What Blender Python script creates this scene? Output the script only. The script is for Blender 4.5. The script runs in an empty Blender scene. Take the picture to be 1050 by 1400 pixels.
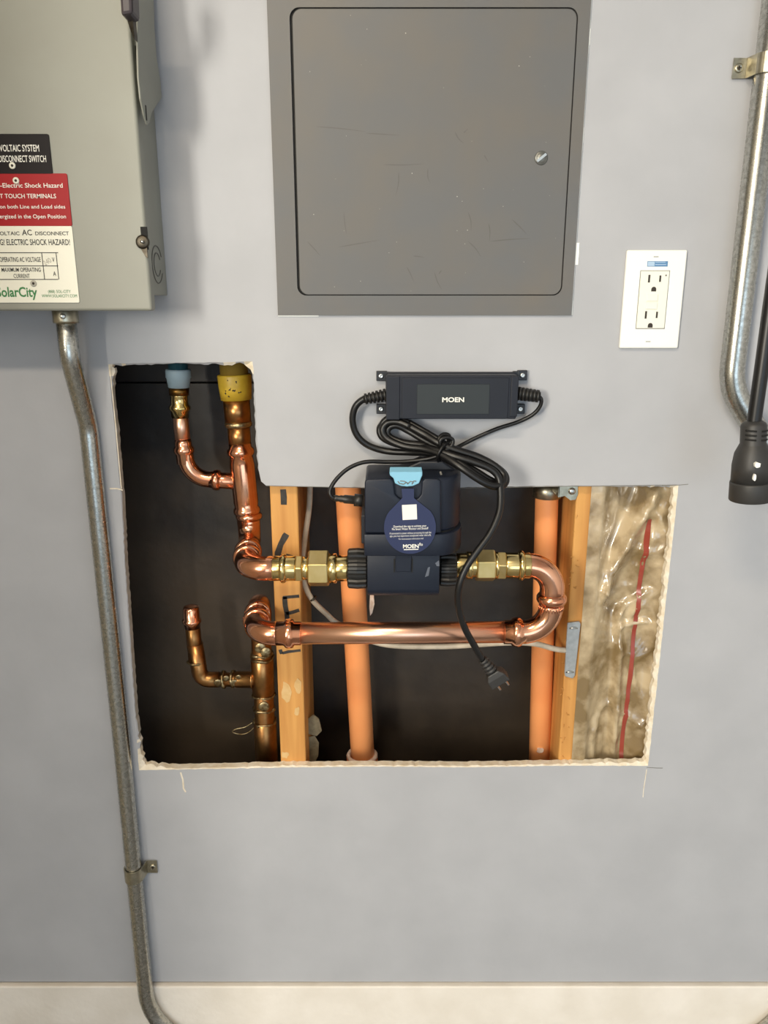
import bpy, bmesh, math, random
from mathutils import Vector, Matrix, noise
random.seed(7)
scene = bpy.context.scene
COL = scene.collection
V = Vector

# ------------------------------------------------------------------ camera
F, PITCH, DIST, CAMH = 1051.0, math.radians(15.4), 0.985, 1.5
cam_d = bpy.data.cameras.new('camera')
cam_d.sensor_fit = 'VERTICAL'; cam_d.sensor_height = 36.0; cam_d.lens = F / 1400 * 36.0
cam_d.clip_start = 0.02; cam_d.clip_end = 60
cam = bpy.data.objects.new('camera', cam_d); COL.objects.link(cam)
cam.location = (0, -DIST, CAMH); cam.rotation_euler = (math.pi/2 - PITCH, 0, 0)
scene.camera = cam

# ------------------------------------------------------------------ world, daylight, exposure
w = bpy.data.worlds.new('world'); scene.world = w; w.use_nodes = True
w.node_tree.nodes['Background'].inputs[0].default_value = (0.75, 0.85, 1.0, 1)
w.node_tree.nodes['Background'].inputs[1].default_value = 0.6

def area(name, loc, target, sx, sy, power, col):
    d = bpy.data.lights.new(name, 'AREA'); d.shape = 'RECTANGLE'; d.size = sx; d.size_y = sy
    d.energy = power; d.color = col
    o = bpy.data.objects.new(name, d); COL.objects.link(o); o.location = loc
    o.rotation_euler = (V(target) - V(loc)).to_track_quat('-Z', 'Y').to_euler()
    return o
# daylight through the open garage door behind the camera, and through the window in the left wall
area('garage_door_daylight', (1.2, -5.02, 1.08), (1.2, 0, 1.08), 2.9, 2.0, 54, (0.64, 0.83, 1.0))
area('side_window_daylight', (-1.69, -3.2, 1.85), (0, -3.2, 1.85), 1.2, 0.9, 225, (1.0, 0.94, 0.815))

vs = scene.view_settings
vs.view_transform = 'Standard'; vs.look = 'None'; vs.gamma = 1.0; vs.use_curve_mapping = False
vs.exposure = -0.38

# ------------------------------------------------------------------ pixel <-> place helpers
def ray(u, v):
    a = (u - 525) / F; b = -(v - 700) / F
    return V((a, math.cos(PITCH) + b*math.sin(PITCH), -math.sin(PITCH) + b*math.cos(PITCH)))
def P(u, v, y=0.0):
    d = ray(u, v); t = (y + DIST) / d.y
    return V((t*d.x, y, CAMH + t*d.z))
def PX(u, v, x):
    d = ray(u, v); t = x / d.x
    return V((x, t*d.y - DIST, CAMH + t*d.z))

# ------------------------------------------------------------------ materials
def lin(c):
    return tuple(((k/255)/12.92 if k/255 <= 0.04045 else ((k/255 + 0.055)/1.055)**2.4) for k in c)
MATS = {}
def mat(name, c1, rough=0.5, metal=0.0, c2=None, scale=20, detail=4, bump=0.0, bscale=100, spec=0.5, coat=0.0,
        stretch=None, lo=0.35, hi=0.65, rvar=0.0, bdist=0.001, trans=0.0):
    m = bpy.data.materials.new(name); m.use_nodes = True; MATS[name] = m
    nt = m.node_tree; b = nt.nodes['Principled BSDF']
    b.inputs['Base Color'].default_value = (*lin(c1), 1)
    b.inputs['Roughness'].default_value = rough; b.inputs['Metallic'].default_value = metal
    b.inputs['Specular IOR Level'].default_value = spec
    b.inputs['Coat Weight'].default_value = coat
    tc = nt.nodes.new('ShaderNodeTexCoord'); mp = nt.nodes.new('ShaderNodeMapping')
    nt.links.new(tc.outputs['Object'], mp.inputs['Vector'])
    if stretch: mp.inputs['Scale'].default_value = stretch
    if c2:
        n = nt.nodes.new('ShaderNodeTexNoise'); n.inputs['Scale'].default_value = scale; n.inputs['Detail'].default_value = detail
        nt.links.new(mp.outputs[0], n.inputs['Vector'])
        r = nt.nodes.new('ShaderNodeValToRGB')
        r.color_ramp.elements[0].position = lo; r.color_ramp.elements[1].position = hi
        r.color_ramp.elements[0].color = (*lin(c1), 1); r.color_ramp.elements[1].color = (*lin(c2), 1)
        nt.links.new(n.outputs['Fac'], r.inputs['Fac']); nt.links.new(r.outputs['Color'], b.inputs['Base Color'])
        if rvar:
            mr = nt.nodes.new('ShaderNodeMapRange'); mr.inputs['To Min'].default_value = rough - rvar; mr.inputs['To Max'].default_value = rough + rvar
            nt.links.new(n.outputs['Fac'], mr.inputs['Value']); nt.links.new(mr.outputs[0], b.inputs['Roughness'])
    if bump:
        n2 = nt.nodes.new('ShaderNodeTexNoise'); n2.inputs['Scale'].default_value = bscale; n2.inputs['Detail'].default_value = 3
        nt.links.new(mp.outputs[0], n2.inputs['Vector'])
        bp = nt.nodes.new('ShaderNodeBump'); bp.inputs['Strength'].default_value = bump; bp.inputs['Distance'].default_value = bdist
        nt.links.new(n2.outputs['Fac'], bp.inputs['Height']); nt.links.new(bp.outputs[0], b.inputs['Normal'])
    return m

mat('wall_paint', (173,174,178), 0.5, 0, (180,181,185), 9, 5, bump=0.45, bscale=26, bdist=0.0015, spec=0.4)
mat('gypsum_shaded', (196,190,178), 0.9, 0, (176,168,152), 90, 5, bump=0.5, bscale=250)  # darker copy of gypsum, shade of the left and top edges coloured in
mat('gypsum', (240,232,216), 0.9, 0, (222,208,182), 90, 5, bump=0.6, bscale=250)
mat('foundation', (238,231,221), 0.8, 0, (228,220,208), 14, 6, bump=0.5, bscale=60, bdist=0.002)
mat('concrete_floor', (118,116,114), 0.7, 0, (100,98,96), 6, 6)
mat('room_white', (196,197,200), 0.7, 0, (188,189,192), 4)
mat('room_paint', (196,184,162), 0.7, 0, (188,176,154), 4)
mat('sheathing', (74,64,53), 0.4, 0, (32,27,23), 5, 7, bump=0.4, bscale=35, bdist=0.002, spec=0.5, rvar=0.1)
mat('stud_wood', (216,160,88), 0.6, 0, (190,130,64), 26, 6, stretch=(2.2, 2.2, 0.13), bump=0.25, bscale=60)
mat('plaster', (214,180,126), 0.85, 0, (206,166,108), 120)
mat('marker', (62,58,54), 0.6, 0, (40,38,36), 150)
mat('copper', (248,188,152), 0.17, 1, (236,160,122), 34, 5, bump=0.06, bscale=60, rvar=0.05)
mat('copper_pipe', (248,198,168), 0.3, 1, (238,176,144), 50, 5, stretch=(0.12, 1, 1), rvar=0.05)
mat('old_copper', (186,132,82), 0.32, 1, (140,106,64), 45, 6, bump=0.3, bscale=90, rvar=0.1)
mat('solder', (186,170,132), 0.4, 1, (120,98,66), 160, 5, bump=0.8, bscale=220)
mat('brass', (236,212,150), 0.16, 1, (222,194,126), 40, 4, bump=0.04, bscale=60)
mat('brass_nut', (232,208,148), 0.36, 1, (222,196,132), 60, 4)
mat('aged_brass', (150,112,60), 0.35, 1, (110,80,40), 70, 5)
mat('galvanised', (196,195,188), 0.27, 1, (168,167,160), 240, 6, bump=0.22, bscale=500, bdist=0.0003, rvar=0.06)
mat('zinc_plate', (176,181,183), 0.45, 0.4, (160,165,168), 140)
mat('galv_strap', (190,184,164), 0.36, 1, (160,154,136), 120, 5)
mat('steel', (200,200,196), 0.3, 1)
mat('dark_steel', (96,90,80), 0.45, 1, (70,64,56), 120)
mat('enamel', (144,145,135), 0.45, 0, (140,140,130), 12, 4, spec=0.5)
mat('panel_grey', (101,101,101), 0.45, 0, (108,103,96), 12, 8, bump=0.12, bscale=30, spec=0.45, lo=0.4, hi=0.75)
mat('panel_mark', (92,90,86), 0.5)
mat('lock_grey', (120,120,116), 0.4, 0.6)
mat('dark_gap', (20,19,18), 0.8)
mat('handle_plastic', (58,50,54), 0.4)
mat('sign_black', (24,19,21), 0.55, spec=0.25); mat('sign_red', (160,26,32), 0.5, spec=0.3); mat('sign_white', (232,230,214), 0.4)
mat('ink_white', (236,234,226), 0.45); mat('ink_black', (44,42,38), 0.5); mat('ink_green', (58,128,72), 0.5)
mat('ink_pencil', (176,172,160), 0.6); mat('ink_grey', (120,118,112), 0.6)
mat('outlet_white', (244,244,238), 0.3); mat('outlet_cream', (240,238,224), 0.32)
mat('slot', (52,44, 36), 0.6); mat('sticker_blue', (92,136,180), 0.4); mat('sticker_light', (176,200,222), 0.4)
mat('cpvc', (255,176,112), 0.4, 0, (252,160,98), 8, spec=0.45)
mat('cpvc_dark', (200,112,70), 0.45); mat('cement', (228,212,200), 0.6, 0, (206,176,156), 120, bump=0.5, bscale=200)
mat('device_navy', (25,31,45), 0.45, 0, (23,29,42), 20, spec=0.35, bump=0.05, bscale=900)
mat('device_dark', (27,29,36), 0.45); mat('rubber', (30,29,28), 0.42); mat('nut_black', (30,29,28), 0.4)
mat('tab_blue', (134,190,216), 0.35); mat('tag_blue', (32,42,80), 0.5); mat('adapter', (28,31,41), 0.5, 0, (26,29,38), 30, spec=0.35)
mat('adapter_label', (34,40,42), 0.5); mat('cable', (17,16,16), 0.4); mat('plug_black', (48,47,46), 0.5)
mat('nm_cable', (205,192,172), 0.5, 0, (180,168,150), 60)
mat('pex_teal', (34,74,84), 0.4); mat('pex_grey', (150,172,184), 0.45); mat('pex_yellow', (196,164,52), 0.45, 0, (184,150,40), 60)
mat('pex_clear', (126,104,44), 0.4)
mat('film', (198,178,144), 0.26, 0, (132,110,74), 26, 9, bump=0.5, bscale=34, bdist=0.003, spec=0.8, lo=0.38, hi=0.62, coat=0.8)
mat('film_stripe', (150,66,52), 0.35)
mat('scrap', (150,140,112), 0.7, 0, (120,108,84), 100)
mat('dust', (92,98,110), 0.8)
mat('speck', (190,186,178), 0.8)
mat('lamp_white', (230,230,228), 0.5)

# ------------------------------------------------------------------ mesh builder
class MB:
    def __init__(s): s.v = []; s.f = []; s.mi = []; s.smooth = []
    def add(s, vs_, fs, mi=0, smooth=False):
        n = len(s.v); s.v += [V(a) for a in vs_]
        for f_ in fs: s.f.append([i+n for i in f_]); s.mi.append(mi); s.smooth.append(smooth)
        return s
    def box(s, a, b, mi=0):
        x0,y0,z0 = [min(p,q) for p,q in zip(a,b)]; x1,y1,z1 = [max(p,q) for p,q in zip(a,b)]
        return s.add([(x0,y0,z0),(x1,y0,z0),(x1,y1,z0),(x0,y1,z0),(x0,y0,z1),(x1,y0,z1),(x1,y1,z1),(x0,y1,z1)],
                     [(0,3,2,1),(4,5,6,7),(0,1,5,4),(1,2,6,5),(2,3,7,6),(3,0,4,7)], mi)
    def prism(s, loop, off, mi=0, smooth=False):
        """closed loop of points extruded by vector off"""
        n = len(loop); off = V(off); a = [V(p) for p in loop]
        return s.add(a + [p+off for p in a], [list(range(n))[::-1], list(range(n, 2*n))] + [(i,(i+1)%n,(i+1)%n+n,i+n) for i in range(n)], mi, smooth)
    def tube(s, pts, r, seg=16, caps=True, mi=0, smooth=True):
        pts = [V(p) for p in pts]; n = len(pts)
        rad = r if isinstance(r, (list, tuple)) else [r]*n
        t0 = (pts[1]-pts[0]).normalized()
        ref = V((0,0,1)) if abs(t0.z) < 0.9 else V((1,0,0))
        nrm = (ref - t0*ref.dot(t0)).normalized(); vs_ = []
        for i, p in enumerate(pts):
            if i == 0: t = t0
            elif i == n-1: t = (pts[-1]-pts[-2]).normalized()
            else: t = ((pts[i+1]-p).normalized() + (p-pts[i-1]).normalized()).normalized()
            nrm = (nrm - t*nrm.dot(t)).normalized(); bn = t.cross(nrm)
            for k in range(seg):
                a = 2*math.pi*k/seg
                vs_.append(p + (nrm*math.cos(a) + bn*math.sin(a))*rad[i])
        fs = [(i*seg+k, i*seg+(k+1)%seg, (i+1)*seg+(k+1)%seg, (i+1)*seg+k) for i in range(n-1) for k in range(seg)]
        s.add(vs_, fs, mi, smooth)
        if caps:
            m = len(s.v) - len(vs_)
            s.f.append([m+k for k in range(seg)][::-1]); s.mi.append(mi); s.smooth.append(False)
            s.f.append([m+(n-1)*seg+k for k in range(seg)]); s.mi.append(mi); s.smooth.append(False)
        return s
    def lathe(s, c, axis, prof, seg=28, mi=0, smooth=True, ripple=0, nrip=0, rot=0.0):
        """profile [(s along axis, r)] around axis through c"""
        c = V(c); t = V(axis).normalized(); ref = V((0,0,1)) if abs(t.z) < 0.9 else V((0,-1,0))
        nr = (ref - t*ref.dot(t)).normalized(); bn = t.cross(nr); vs_ = []; n = len(prof)
        for (q, r) in prof:
            for k in range(seg):
                a = 2*math.pi*k/seg + rot; rr = r + (ripple if nrip and (k*nrip*2//seg) % 2 else 0)
                vs_.append(c + t*q + (nr*math.cos(a) + bn*math.sin(a))*rr)
        fs = [(i*seg+k, i*seg+(k+1)%seg, (i+1)*seg+(k+1)%seg, (i+1)*seg+k) for i in range(n-1) for k in range(seg)]
        fs += [list(range(seg))[::-1], [(n-1)*seg+k for k in range(seg)]]
        return s.add(vs_, fs, mi, smooth)
    def mesh(s, name, off=V((0,0,0)), bevel=0, bseg=2, angle=30):
        me = bpy.data.meshes.new(name)
        me.from_pydata([v-off for v in s.v], [], s.f)
        for p, m, sm in zip(me.polygons, s.mi, s.smooth): p.material_index = m; p.use_smooth = sm
        bm = bmesh.new(); bm.from_mesh(me)
        if bevel:
            bmesh.ops.remove_doubles(bm, verts=bm.verts, dist=1e-6)
            ed = [e for e in bm.edges if len(e.link_faces) == 2 and e.calc_face_angle(0) > math.radians(angle)]
            bmesh.ops.bevel(bm, geom=ed, offset=bevel, segments=bseg, affect='EDGES', profile=0.5, clamp_overlap=True)
        bmesh.ops.recalc_face_normals(bm, faces=bm.faces)
        bm.to_mesh(me); bm.free()
        return me

def base_of(o):
    r = o
    while r.parent: r = r.parent
    return V(r.location)
def part(name, mb, m, parent, bevel=0, bseg=2, label=None, smooth_by=None, angle=30):
    me = mb.mesh(name, base_of(parent), bevel, bseg, angle)
    for k in (m if isinstance(m, (list, tuple)) else [m]): me.materials.append(MATS[k])
    if smooth_by: smooth_mesh(me, smooth_by)
    o = bpy.data.objects.new(name, me); COL.objects.link(o); o.parent = parent
    if label: o['label'] = label
    return o
def smooth_mesh(me, ang):
    for p in me.polygons: p.use_smooth = True
    bm = bmesh.new(); bm.from_mesh(me)
    for e in bm.edges:
        if len(e.link_faces) == 2 and e.calc_face_angle(0) > math.radians(ang): e.smooth = False
    bm.to_mesh(me); bm.free()
def thing(name, label, cat, loc, group=None):
    o = bpy.data.objects.new(name, None); COL.objects.link(o); o.location = loc; o.empty_display_size = 0.02
    o['label'] = label; o['category'] = cat
    if group: o['group'] = group
    return o
def single(name, mb, m, label, cat, loc, group=None, bevel=0, smooth_by=None):
    me = mb.mesh(name, V(loc), bevel)
    for k in (m if isinstance(m, (list, tuple)) else [m]): me.materials.append(MATS[k])
    if smooth_by: smooth_mesh(me, smooth_by)
    o = bpy.data.objects.new(name, me); COL.objects.link(o); o.location = loc
    o['label'] = label; o['category'] = cat
    if group: o['group'] = group
    return o
def struct(name, mb, m, parent=None, bevel=0):
    me = mb.mesh(name, V((0,0,0)) if not parent else base_of(parent), bevel)
    for k in (m if isinstance(m, (list, tuple)) else [m]): me.materials.append(MATS[k])
    o = bpy.data.objects.new(name, me); COL.objects.link(o)
    if parent: o.parent = parent
    else: o['kind'] = 'structure'
    return o
def fillet(pts, R, seg=10):
    pts = [V(p) for p in pts]; out = [pts[0]]
    for i in range(1, len(pts)-1):
        a, p, b = pts[i-1], pts[i], pts[i+1]
        d1 = (a-p).normalized(); d2 = (b-p).normalized(); th = d1.angle(d2)
        if th > 3.1: out.append(p); continue
        k = R/math.tan(th/2); k = min(k, (a-p).length*0.98, (b-p).length*0.98); rr = k*math.tan(th/2)
        c = p + (d1+d2).normalized()*(rr/math.sin(th/2))
        s0 = p+d1*k-c; s1 = p+d2*k-c; tot = s0.angle(s1); ax = s0.cross(s1).normalized()
        for j in range(seg+1): out.append(c + Matrix.Rotation(tot*j/seg, 3, ax) @ s0)
    out.append(pts[-1]); return out
def spline(pts, n=8):
    pts = [V(p) for p in pts]; q = [2*pts[0]-pts[1]] + pts + [2*pts[-1]-pts[-2]]; out = []
    for i in range(1, len(q)-2):
        p0,p1,p2,p3 = q[i-1:i+3]
        for j in range(n):
            t = j/n
            out.append(0.5*((2*p1)+(p2-p0)*t+(2*p0-5*p1+4*p2-p3)*t*t+(3*p1-p0-3*p2+p3)*t**3))
    out.append(pts[-1]); return out
def roundrect(x0, x1, z0, z1, r, y, seg=5):
    o = []
    for cx, cz, a0 in ((x1-r,z1-r,0),(x0+r,z1-r,90),(x0+r,z0+r,180),(x1-r,z0+r,270)):
        for j in range(seg+1):
            a = math.radians(a0 + 90*j/seg); o.append(V((cx+r*math.cos(a), y, cz+r*math.sin(a))))
    return o
def pxloop(pts, y): return [P(u, v, y) for u, v in pts]

_tw = {}
def text_geo(body, bold=0.0):
    c = bpy.data.curves.new('t', 'FONT'); c.body = body; c.size = 1; c.offset = bold; c.resolution_u = 3
    o = bpy.data.objects.new('t', c); COL.objects.link(o)
    dg = bpy.context.evaluated_depsgraph_get(); me = bpy.data.meshes.new_from_object(o.evaluated_get(dg))
    bpy.data.objects.remove(o); bpy.data.curves.remove(c)
    vs_ = [V(v.co) for v in me.vertices]; fs = [list(p.vertices) for p in me.polygons]; bpy.data.meshes.remove(me)
    return vs_, fs
def lettering(body, u0, u1, vbase, capx, y, m, parent, bold=0.012, sub=None, name='lettering', shear=0.0, rot=0.0):
    """text lying on the plane y, the last len(sub) letters spanning u0..u1"""
    vs_, fs = text_geo(body, bold)
    ca, _ = text_geo('H', bold); cap = max(v.y for v in ca) - min(v.y for v in ca)
    x1 = max(v.x for v in vs_); x0 = min(v.x for v in vs_)
    if sub:
        sv, _ = text_geo(sub, bold); wd = max(v.x for v in sv) - min(v.x for v in sv)
    else: wd = x1 - x0
    a = P(u0, vbase, y); b = P(u1, vbase, y); sx = (b.x-a.x)/wd
    sz = (P(u1, vbase-capx, y).z - b.z)/cap
    mb = MB(); c_, s_ = math.cos(rot), math.sin(rot)
    pts = []
    for v in vs_:
        lx = (v.x-x1)*sx; lz = v.y*sz
        pts.append(V((b.x + lx*c_ - lz*s_ + shear*lz, y - 0.00025, b.z + lx*s_ + lz*c_)))
    mb.add(pts, fs)
    # a little thickness so that the print is a real skin on the surface
    n = len(pts); mb.v += [p + V((0,0.0002,0)) for p in pts]
    me_o = part(name, mb, m, parent)
    return me_o

# ================================================================== SETTING
Z_BASE = P(525, 1342, 0).z          # lower edge of the drywall
BOARD = 0.013                        # drywall thickness
BAY = 0.153                          # back of the stud bay
hole_px = [(148,498),(160,497),(240,496),(316,495),(345,494),(349,540),(351,590),(354,640),(357,658),(364,664),
           (420,665),(560,667),(700,665),(820,664),(928,663),(914,790),(901,910),(886,1047),(760,1047),(640,1049),(520,1048),(400,1049),(300,1051),(190,1053),
           (178,890),(171,780),(166,690),(157,590)]
cham = {0:0.007,1:0.004,2:0.0006,3:0.004,4:0.013,5:0.002,6:0.0025,7:0.0015,8:0.0008,9:0.0006,10:0.0005,12:0.0005,14:0.0045,15:0.004,16:0.0045,17:0.0049,18:0.0015,19:0.0015,
        20:0.001,21:0.002,22:0.001,23:0.008,24:0.0012,25:0.0008,26:0.001,27:0.0022}
base_pts = [P(u, v, 0) for u, v in hole_px]
cen = V((0.02, 0, 1.1)); outl = []; chw = []
for i, p in enumerate(base_pts):
    q = base_pts[(i+1) % len(base_pts)]; L = (q-p).length; n = max(1, int(L/0.005))
    d = (q-p).normalized(); nrm = V((d.z, 0, -d.x))
    c0 = cham.get(i, 0.001); c1 = cham.get((i+1) % len(base_pts), 0.001)
    for j in range(n):
        t = j/n
        outl.append(p + d*L*t + nrm*random.gauss(0, 0.00022))
        c = c0 + (c1-c0)*t if max(c0, c1) < 0.005 else max(0.001, c0*(1-t)**3, c1*t**3)
        chw.append((c*random.uniform(0.55, 1.35), nrm))
area2 = sum(outl[i].x*outl[(i+1)%len(outl)].z - outl[(i+1)%len(outl)].x*outl[i].z for i in range(len(outl)))
sgn = 1 if area2 < 0 else -1         # inward side of the outline
ringB = [o + nrm*sgn*c + V((0, 0.0006 + min(c, 0.006)*0.8, 0)) for o, (c, nrm) in zip(outl, chw)]
ringC = [V((b.x, BOARD, b.z)) for b in ringB]
WX0, WX1, WZ1 = -2.5, 2.5, 2.6
bm = bmesh.new()
def fillface(hole, y):
    vo = [bm.verts.new((x, y, z)) for x, z in ((WX0, Z_BASE),(WX1, Z_BASE),(WX1, WZ1),(WX0, WZ1))]
    vh = [bm.verts.new((h.x, y, h.z)) for h in hole]
    es = [bm.edges.new((vo[i], vo[(i+1) % 4])) for i in range(4)] + [bm.edges.new((vh[i], vh[(i+1) % len(vh)])) for i in range(len(vh))]
    r = bmesh.ops.triangle_fill(bm, use_beauty=True, use_dissolve=False, edges=es)
    return vo, vh
vo1, va = fillface(outl, 0.0)
vo2, vc = fillface(ringC, BOARD)
vb = [bm.verts.new(p) for p in ringB]; n = len(vb)
for i in range(n):
    j = (i+1) % n
    for A, B in ((va, vb), (vb, vc)):
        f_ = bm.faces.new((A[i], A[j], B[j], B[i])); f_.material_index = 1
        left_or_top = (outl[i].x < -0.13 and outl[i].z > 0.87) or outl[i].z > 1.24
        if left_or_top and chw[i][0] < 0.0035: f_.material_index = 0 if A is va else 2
for i in range(4):
    j = (i+1) % 4; bm.faces.new((vo1[i], vo1[j], vo2[j], vo2[i]))
bmesh.ops.recalc_face_normals(bm, faces=bm.faces)
me = bpy.data.meshes.new('wall_front'); bm.to_mesh(me); bm.free()
me.materials.append(MATS['wall_paint']); me.materials.append(MATS['gypsum']); me.materials.append(MATS['gypsum_shaded'])
wall = bpy.data.objects.new('wall_front', me); COL.objects.link(wall); wall['kind'] = 'structure'
wall['label'] = 'grey painted drywall with a large stepped opening cut into it'
# cut lines and pencil marks left on the board
def stroke(px, wpx, y, m, parent, name, thick=0.0003):
    pts = [P(u, v, y) for u, v in px]; mb = MB(); hw = wpx/2/1000
    up = []; dn = []
    for i, p in enumerate(pts):
        t = (pts[min(i+1, len(pts)-1)] - pts[max(i-1, 0)]).normalized(); nn = V((-t.z, 0, t.x))
        w_ = hw*random.uniform(0.9, 1.1); up.append(p+nn*w_); dn.append(p-nn*w_)
    for i in range(len(pts)-1):
        mb.prism([up[i], up[i+1], dn[i+1], dn[i]], (0, -thick, 0))
    return part(name, mb, m, parent)
stroke([(905,664),(930,663),(941,662)], 0.9, 0, 'ink_grey', wall, 'pencil_line')
stroke([(884,1049),(898,1050),(906,1050)], 0.9, 0, 'ink_grey', wall, 'pencil_line')
stroke([(150,668),(160,668),(168,670)], 1.6, 0, 'gypsum', wall, 'cut_line')
stroke([(364,664),(500,667),(640,667),(760,665),(925,663)], 0.8, -0.0001, 'ink_grey', wall, 'pencil_line')
stroke([(247,1056),(250,1066),(251,1078),(254,1083)], 2.2, 0, 'gypsum', wall, 'plaster_run')
stroke([(884,1052),(882,1066),(880,1078),(879,1090)], 1.0, 0, 'gypsum', wall, 'cut_line')
stroke([(150,500),(158,580),(166,668)], 1.1, 0, 'gypsum', wall, 'cut_line')

# stud bay behind the board: sheathing boards, studs, plates
back = bpy.data.objects.new('wall_sheathing', None); COL.objects.link(back); back['kind'] = 'structure'
zs = P(250, 523, BAY).z
for z0, z1 in ((Z_BASE, zs-0.001), (zs+0.001, 2.55)):
    mb = MB().box((-0.56, BAY, z0), (0.70, BAY+0.012, z1)); struct('sheathing_board', mb, 'sheathing', back, 0.0008)
struct('wall_sheathing_paper', MB().box((-0.6, BAY+0.0125, Z_BASE), (0.72, BAY+0.016, 2.56)), 'dark_gap', back)
fm = MB().box((-2.5, -0.006, 0), (2.5, 0.17, Z_BASE-0.0045))
fnd = struct('wall_foundation', fm, 'foundation', None, 0.002)
bot = struct('sole_plate', MB().box((-0.56, BOARD, Z_BASE), (0.70, BAY, Z_BASE+0.038)), 'stud_wood'); bot.name = 'trim_1'
top = struct('trim_2', MB().box((-0.56, BOARD, 2.5), (0.70, BAY, 2.56)), 'stud_wood')

# the garage around it
struct('floor', MB().box((-2.5, -5.0, -0.1), (2.5, 0.17, 0)), 'concrete_floor')
struct('ceiling', MB().box((-2.62, -5.12, 2.6), (2.62, 0.17, 2.7)), 'room_white')
struct('wall_right', MB().box((2.5, -5.0, 0), (2.62, 0.17, 2.6)), 'room_white')
struct('wall_left', MB().box((-1.82, -5.0, 0), (-1.7, -3.85, 2.6)).box((-1.82, -2.55, 0), (-1.7, 0.17, 2.6)).box((-1.82, -3.85, 2.35), (-1.7, -2.55, 2.6)).box((-1.82, -3.85, 0), (-1.7, -2.55, 1.35)), 'room_paint')
struct('wall_rear', MB().box((-2.62, -5.12, 0), (-1.5, -5.0, 2.6)).box((2.7, -5.12, 0), (2.62, -5.0, 2.6)).box((-1.5, -5.12, 2.1), (2.7, -5.0, 2.6)), 'room_paint')
struct('wall_shade_blocker', MB().box((-0.80, -0.84, 0), (-0.68, 0.17, 2.6)), 'room_paint')  # unseen wing wall, added to block light from the left of the front wall
# driveway slab outside the door
struct('floor_driveway', MB().box((-4, -9.0, -0.12), (4, -5.0, -0.02)), 'concrete_floor')

t = thing('ceiling_lamp', 'white tube lamp fixture on the garage ceiling', 'lamp', (-0.35, -1.3, 2.5))
part('housing', MB().box((-0.64, -1.38, 2.555), (-0.06, -1.22, 2.5995)), 'lamp_white', t, 0.004)
lampd = bpy.data.lights.new('lamp_tubes', 'AREA'); lampd.shape = 'RECTANGLE'; lampd.size = 0.5; lampd.size_y = 0.12; lampd.energy = 24; lampd.color = (1.0, 0.84, 0.62)
lampo = bpy.data.objects.new('lamp_tubes', lampd); COL.objects.link(lampo); lampo.parent = t; lampo.location = (0, 0, 0.05)

# ================================================================== STUDS
def stud(x0, label, nm='wall_stud'):
    z0, z1 = Z_BASE+0.038, 2.5
    t = thing(nm, label, 'stud', (x0+0.019, BOARD+0.07, z0), 'wall studs behind the drywall')
    part('timber', MB().box((x0, BOARD+0.0002, z0), (x0+0.0375, BAY-0.0005, z1)), 'stud_wood', t, 0.0025)
    return t
s1x = -0.1528
st1 = stud(s1x, 'orange pine stud with black marker letters in the middle of the opening')
st2x = 0.2575
st2 = stud(st2x, 'pine stud carrying the galvanised nail plate beside the insulation')
ys = BOARD - 0.0002
MK = lambda pts, w_: stroke(pts, w_, BOARD+0.0002, 'marker', st1, 'marker_stroke', 0.0003)
MK([(387,669),(388,680),(388,690)], 8)
MK([(379,768),(380,756),(384,744),(390,733),(392,730)], 8.5)
MK([(389,816),(390,828),(392,838),(393,850)], 6.5)
MK([(387,817),(397,816),(409,815)], 5)
MK([(391,839),(400,837),(409,834)], 5)
MK([(386,893),(394,891),(403,890),(411,889)], 4)
MK([(383,888),(385,894)], 5)
MK([(391,759),(399,761),(404,766)], 5)
# plaster smears on the stud face
pm = MB()
for (u, v, a, b_) in ((392,946,8,19),(407,938,5,14),(389,1032,6,6),(406,972,4,8)):
    lp = []
    for k in range(12):
        an = 2*math.pi*k/12; rr = random.uniform(0.7, 1.15)
        lp.append(P(u + a*rr*math.cos(an), v + b_*rr*math.sin(an)*0.8, BOARD+0.0002))
    lp = [V((min(max(p.x, s1x+0.002), s1x+0.0355), p.y, p.z)) for p in lp]
    pm.prism(lp, (0, -0.0006, 0))
part('plaster_smear', pm, 'plaster', st1)['kind'] = 'stuff'
# torn fibres and chips along the second stud
fb = MB()
for k in range(26):
    v = random.uniform(690, 1040); u = 785 - (v-687)*0.055 + random.uniform(-3, 10)
    p = P(u, v, BOARD); a = random.uniform(0, 6.28); l = random.uniform(0.002, 0.006)
    fb.tube([p, p+V((math.cos(a)*l*0.5, -0.001, math.sin(a)*l*0.5)), p+V((math.cos(a)*l, -0.0015, math.sin(a)*l))], [0.0006, 0.0005, 0.0002], 5)
part('splinters', fb, 'stud_wood', st2)['kind'] = 'stuff'

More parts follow.
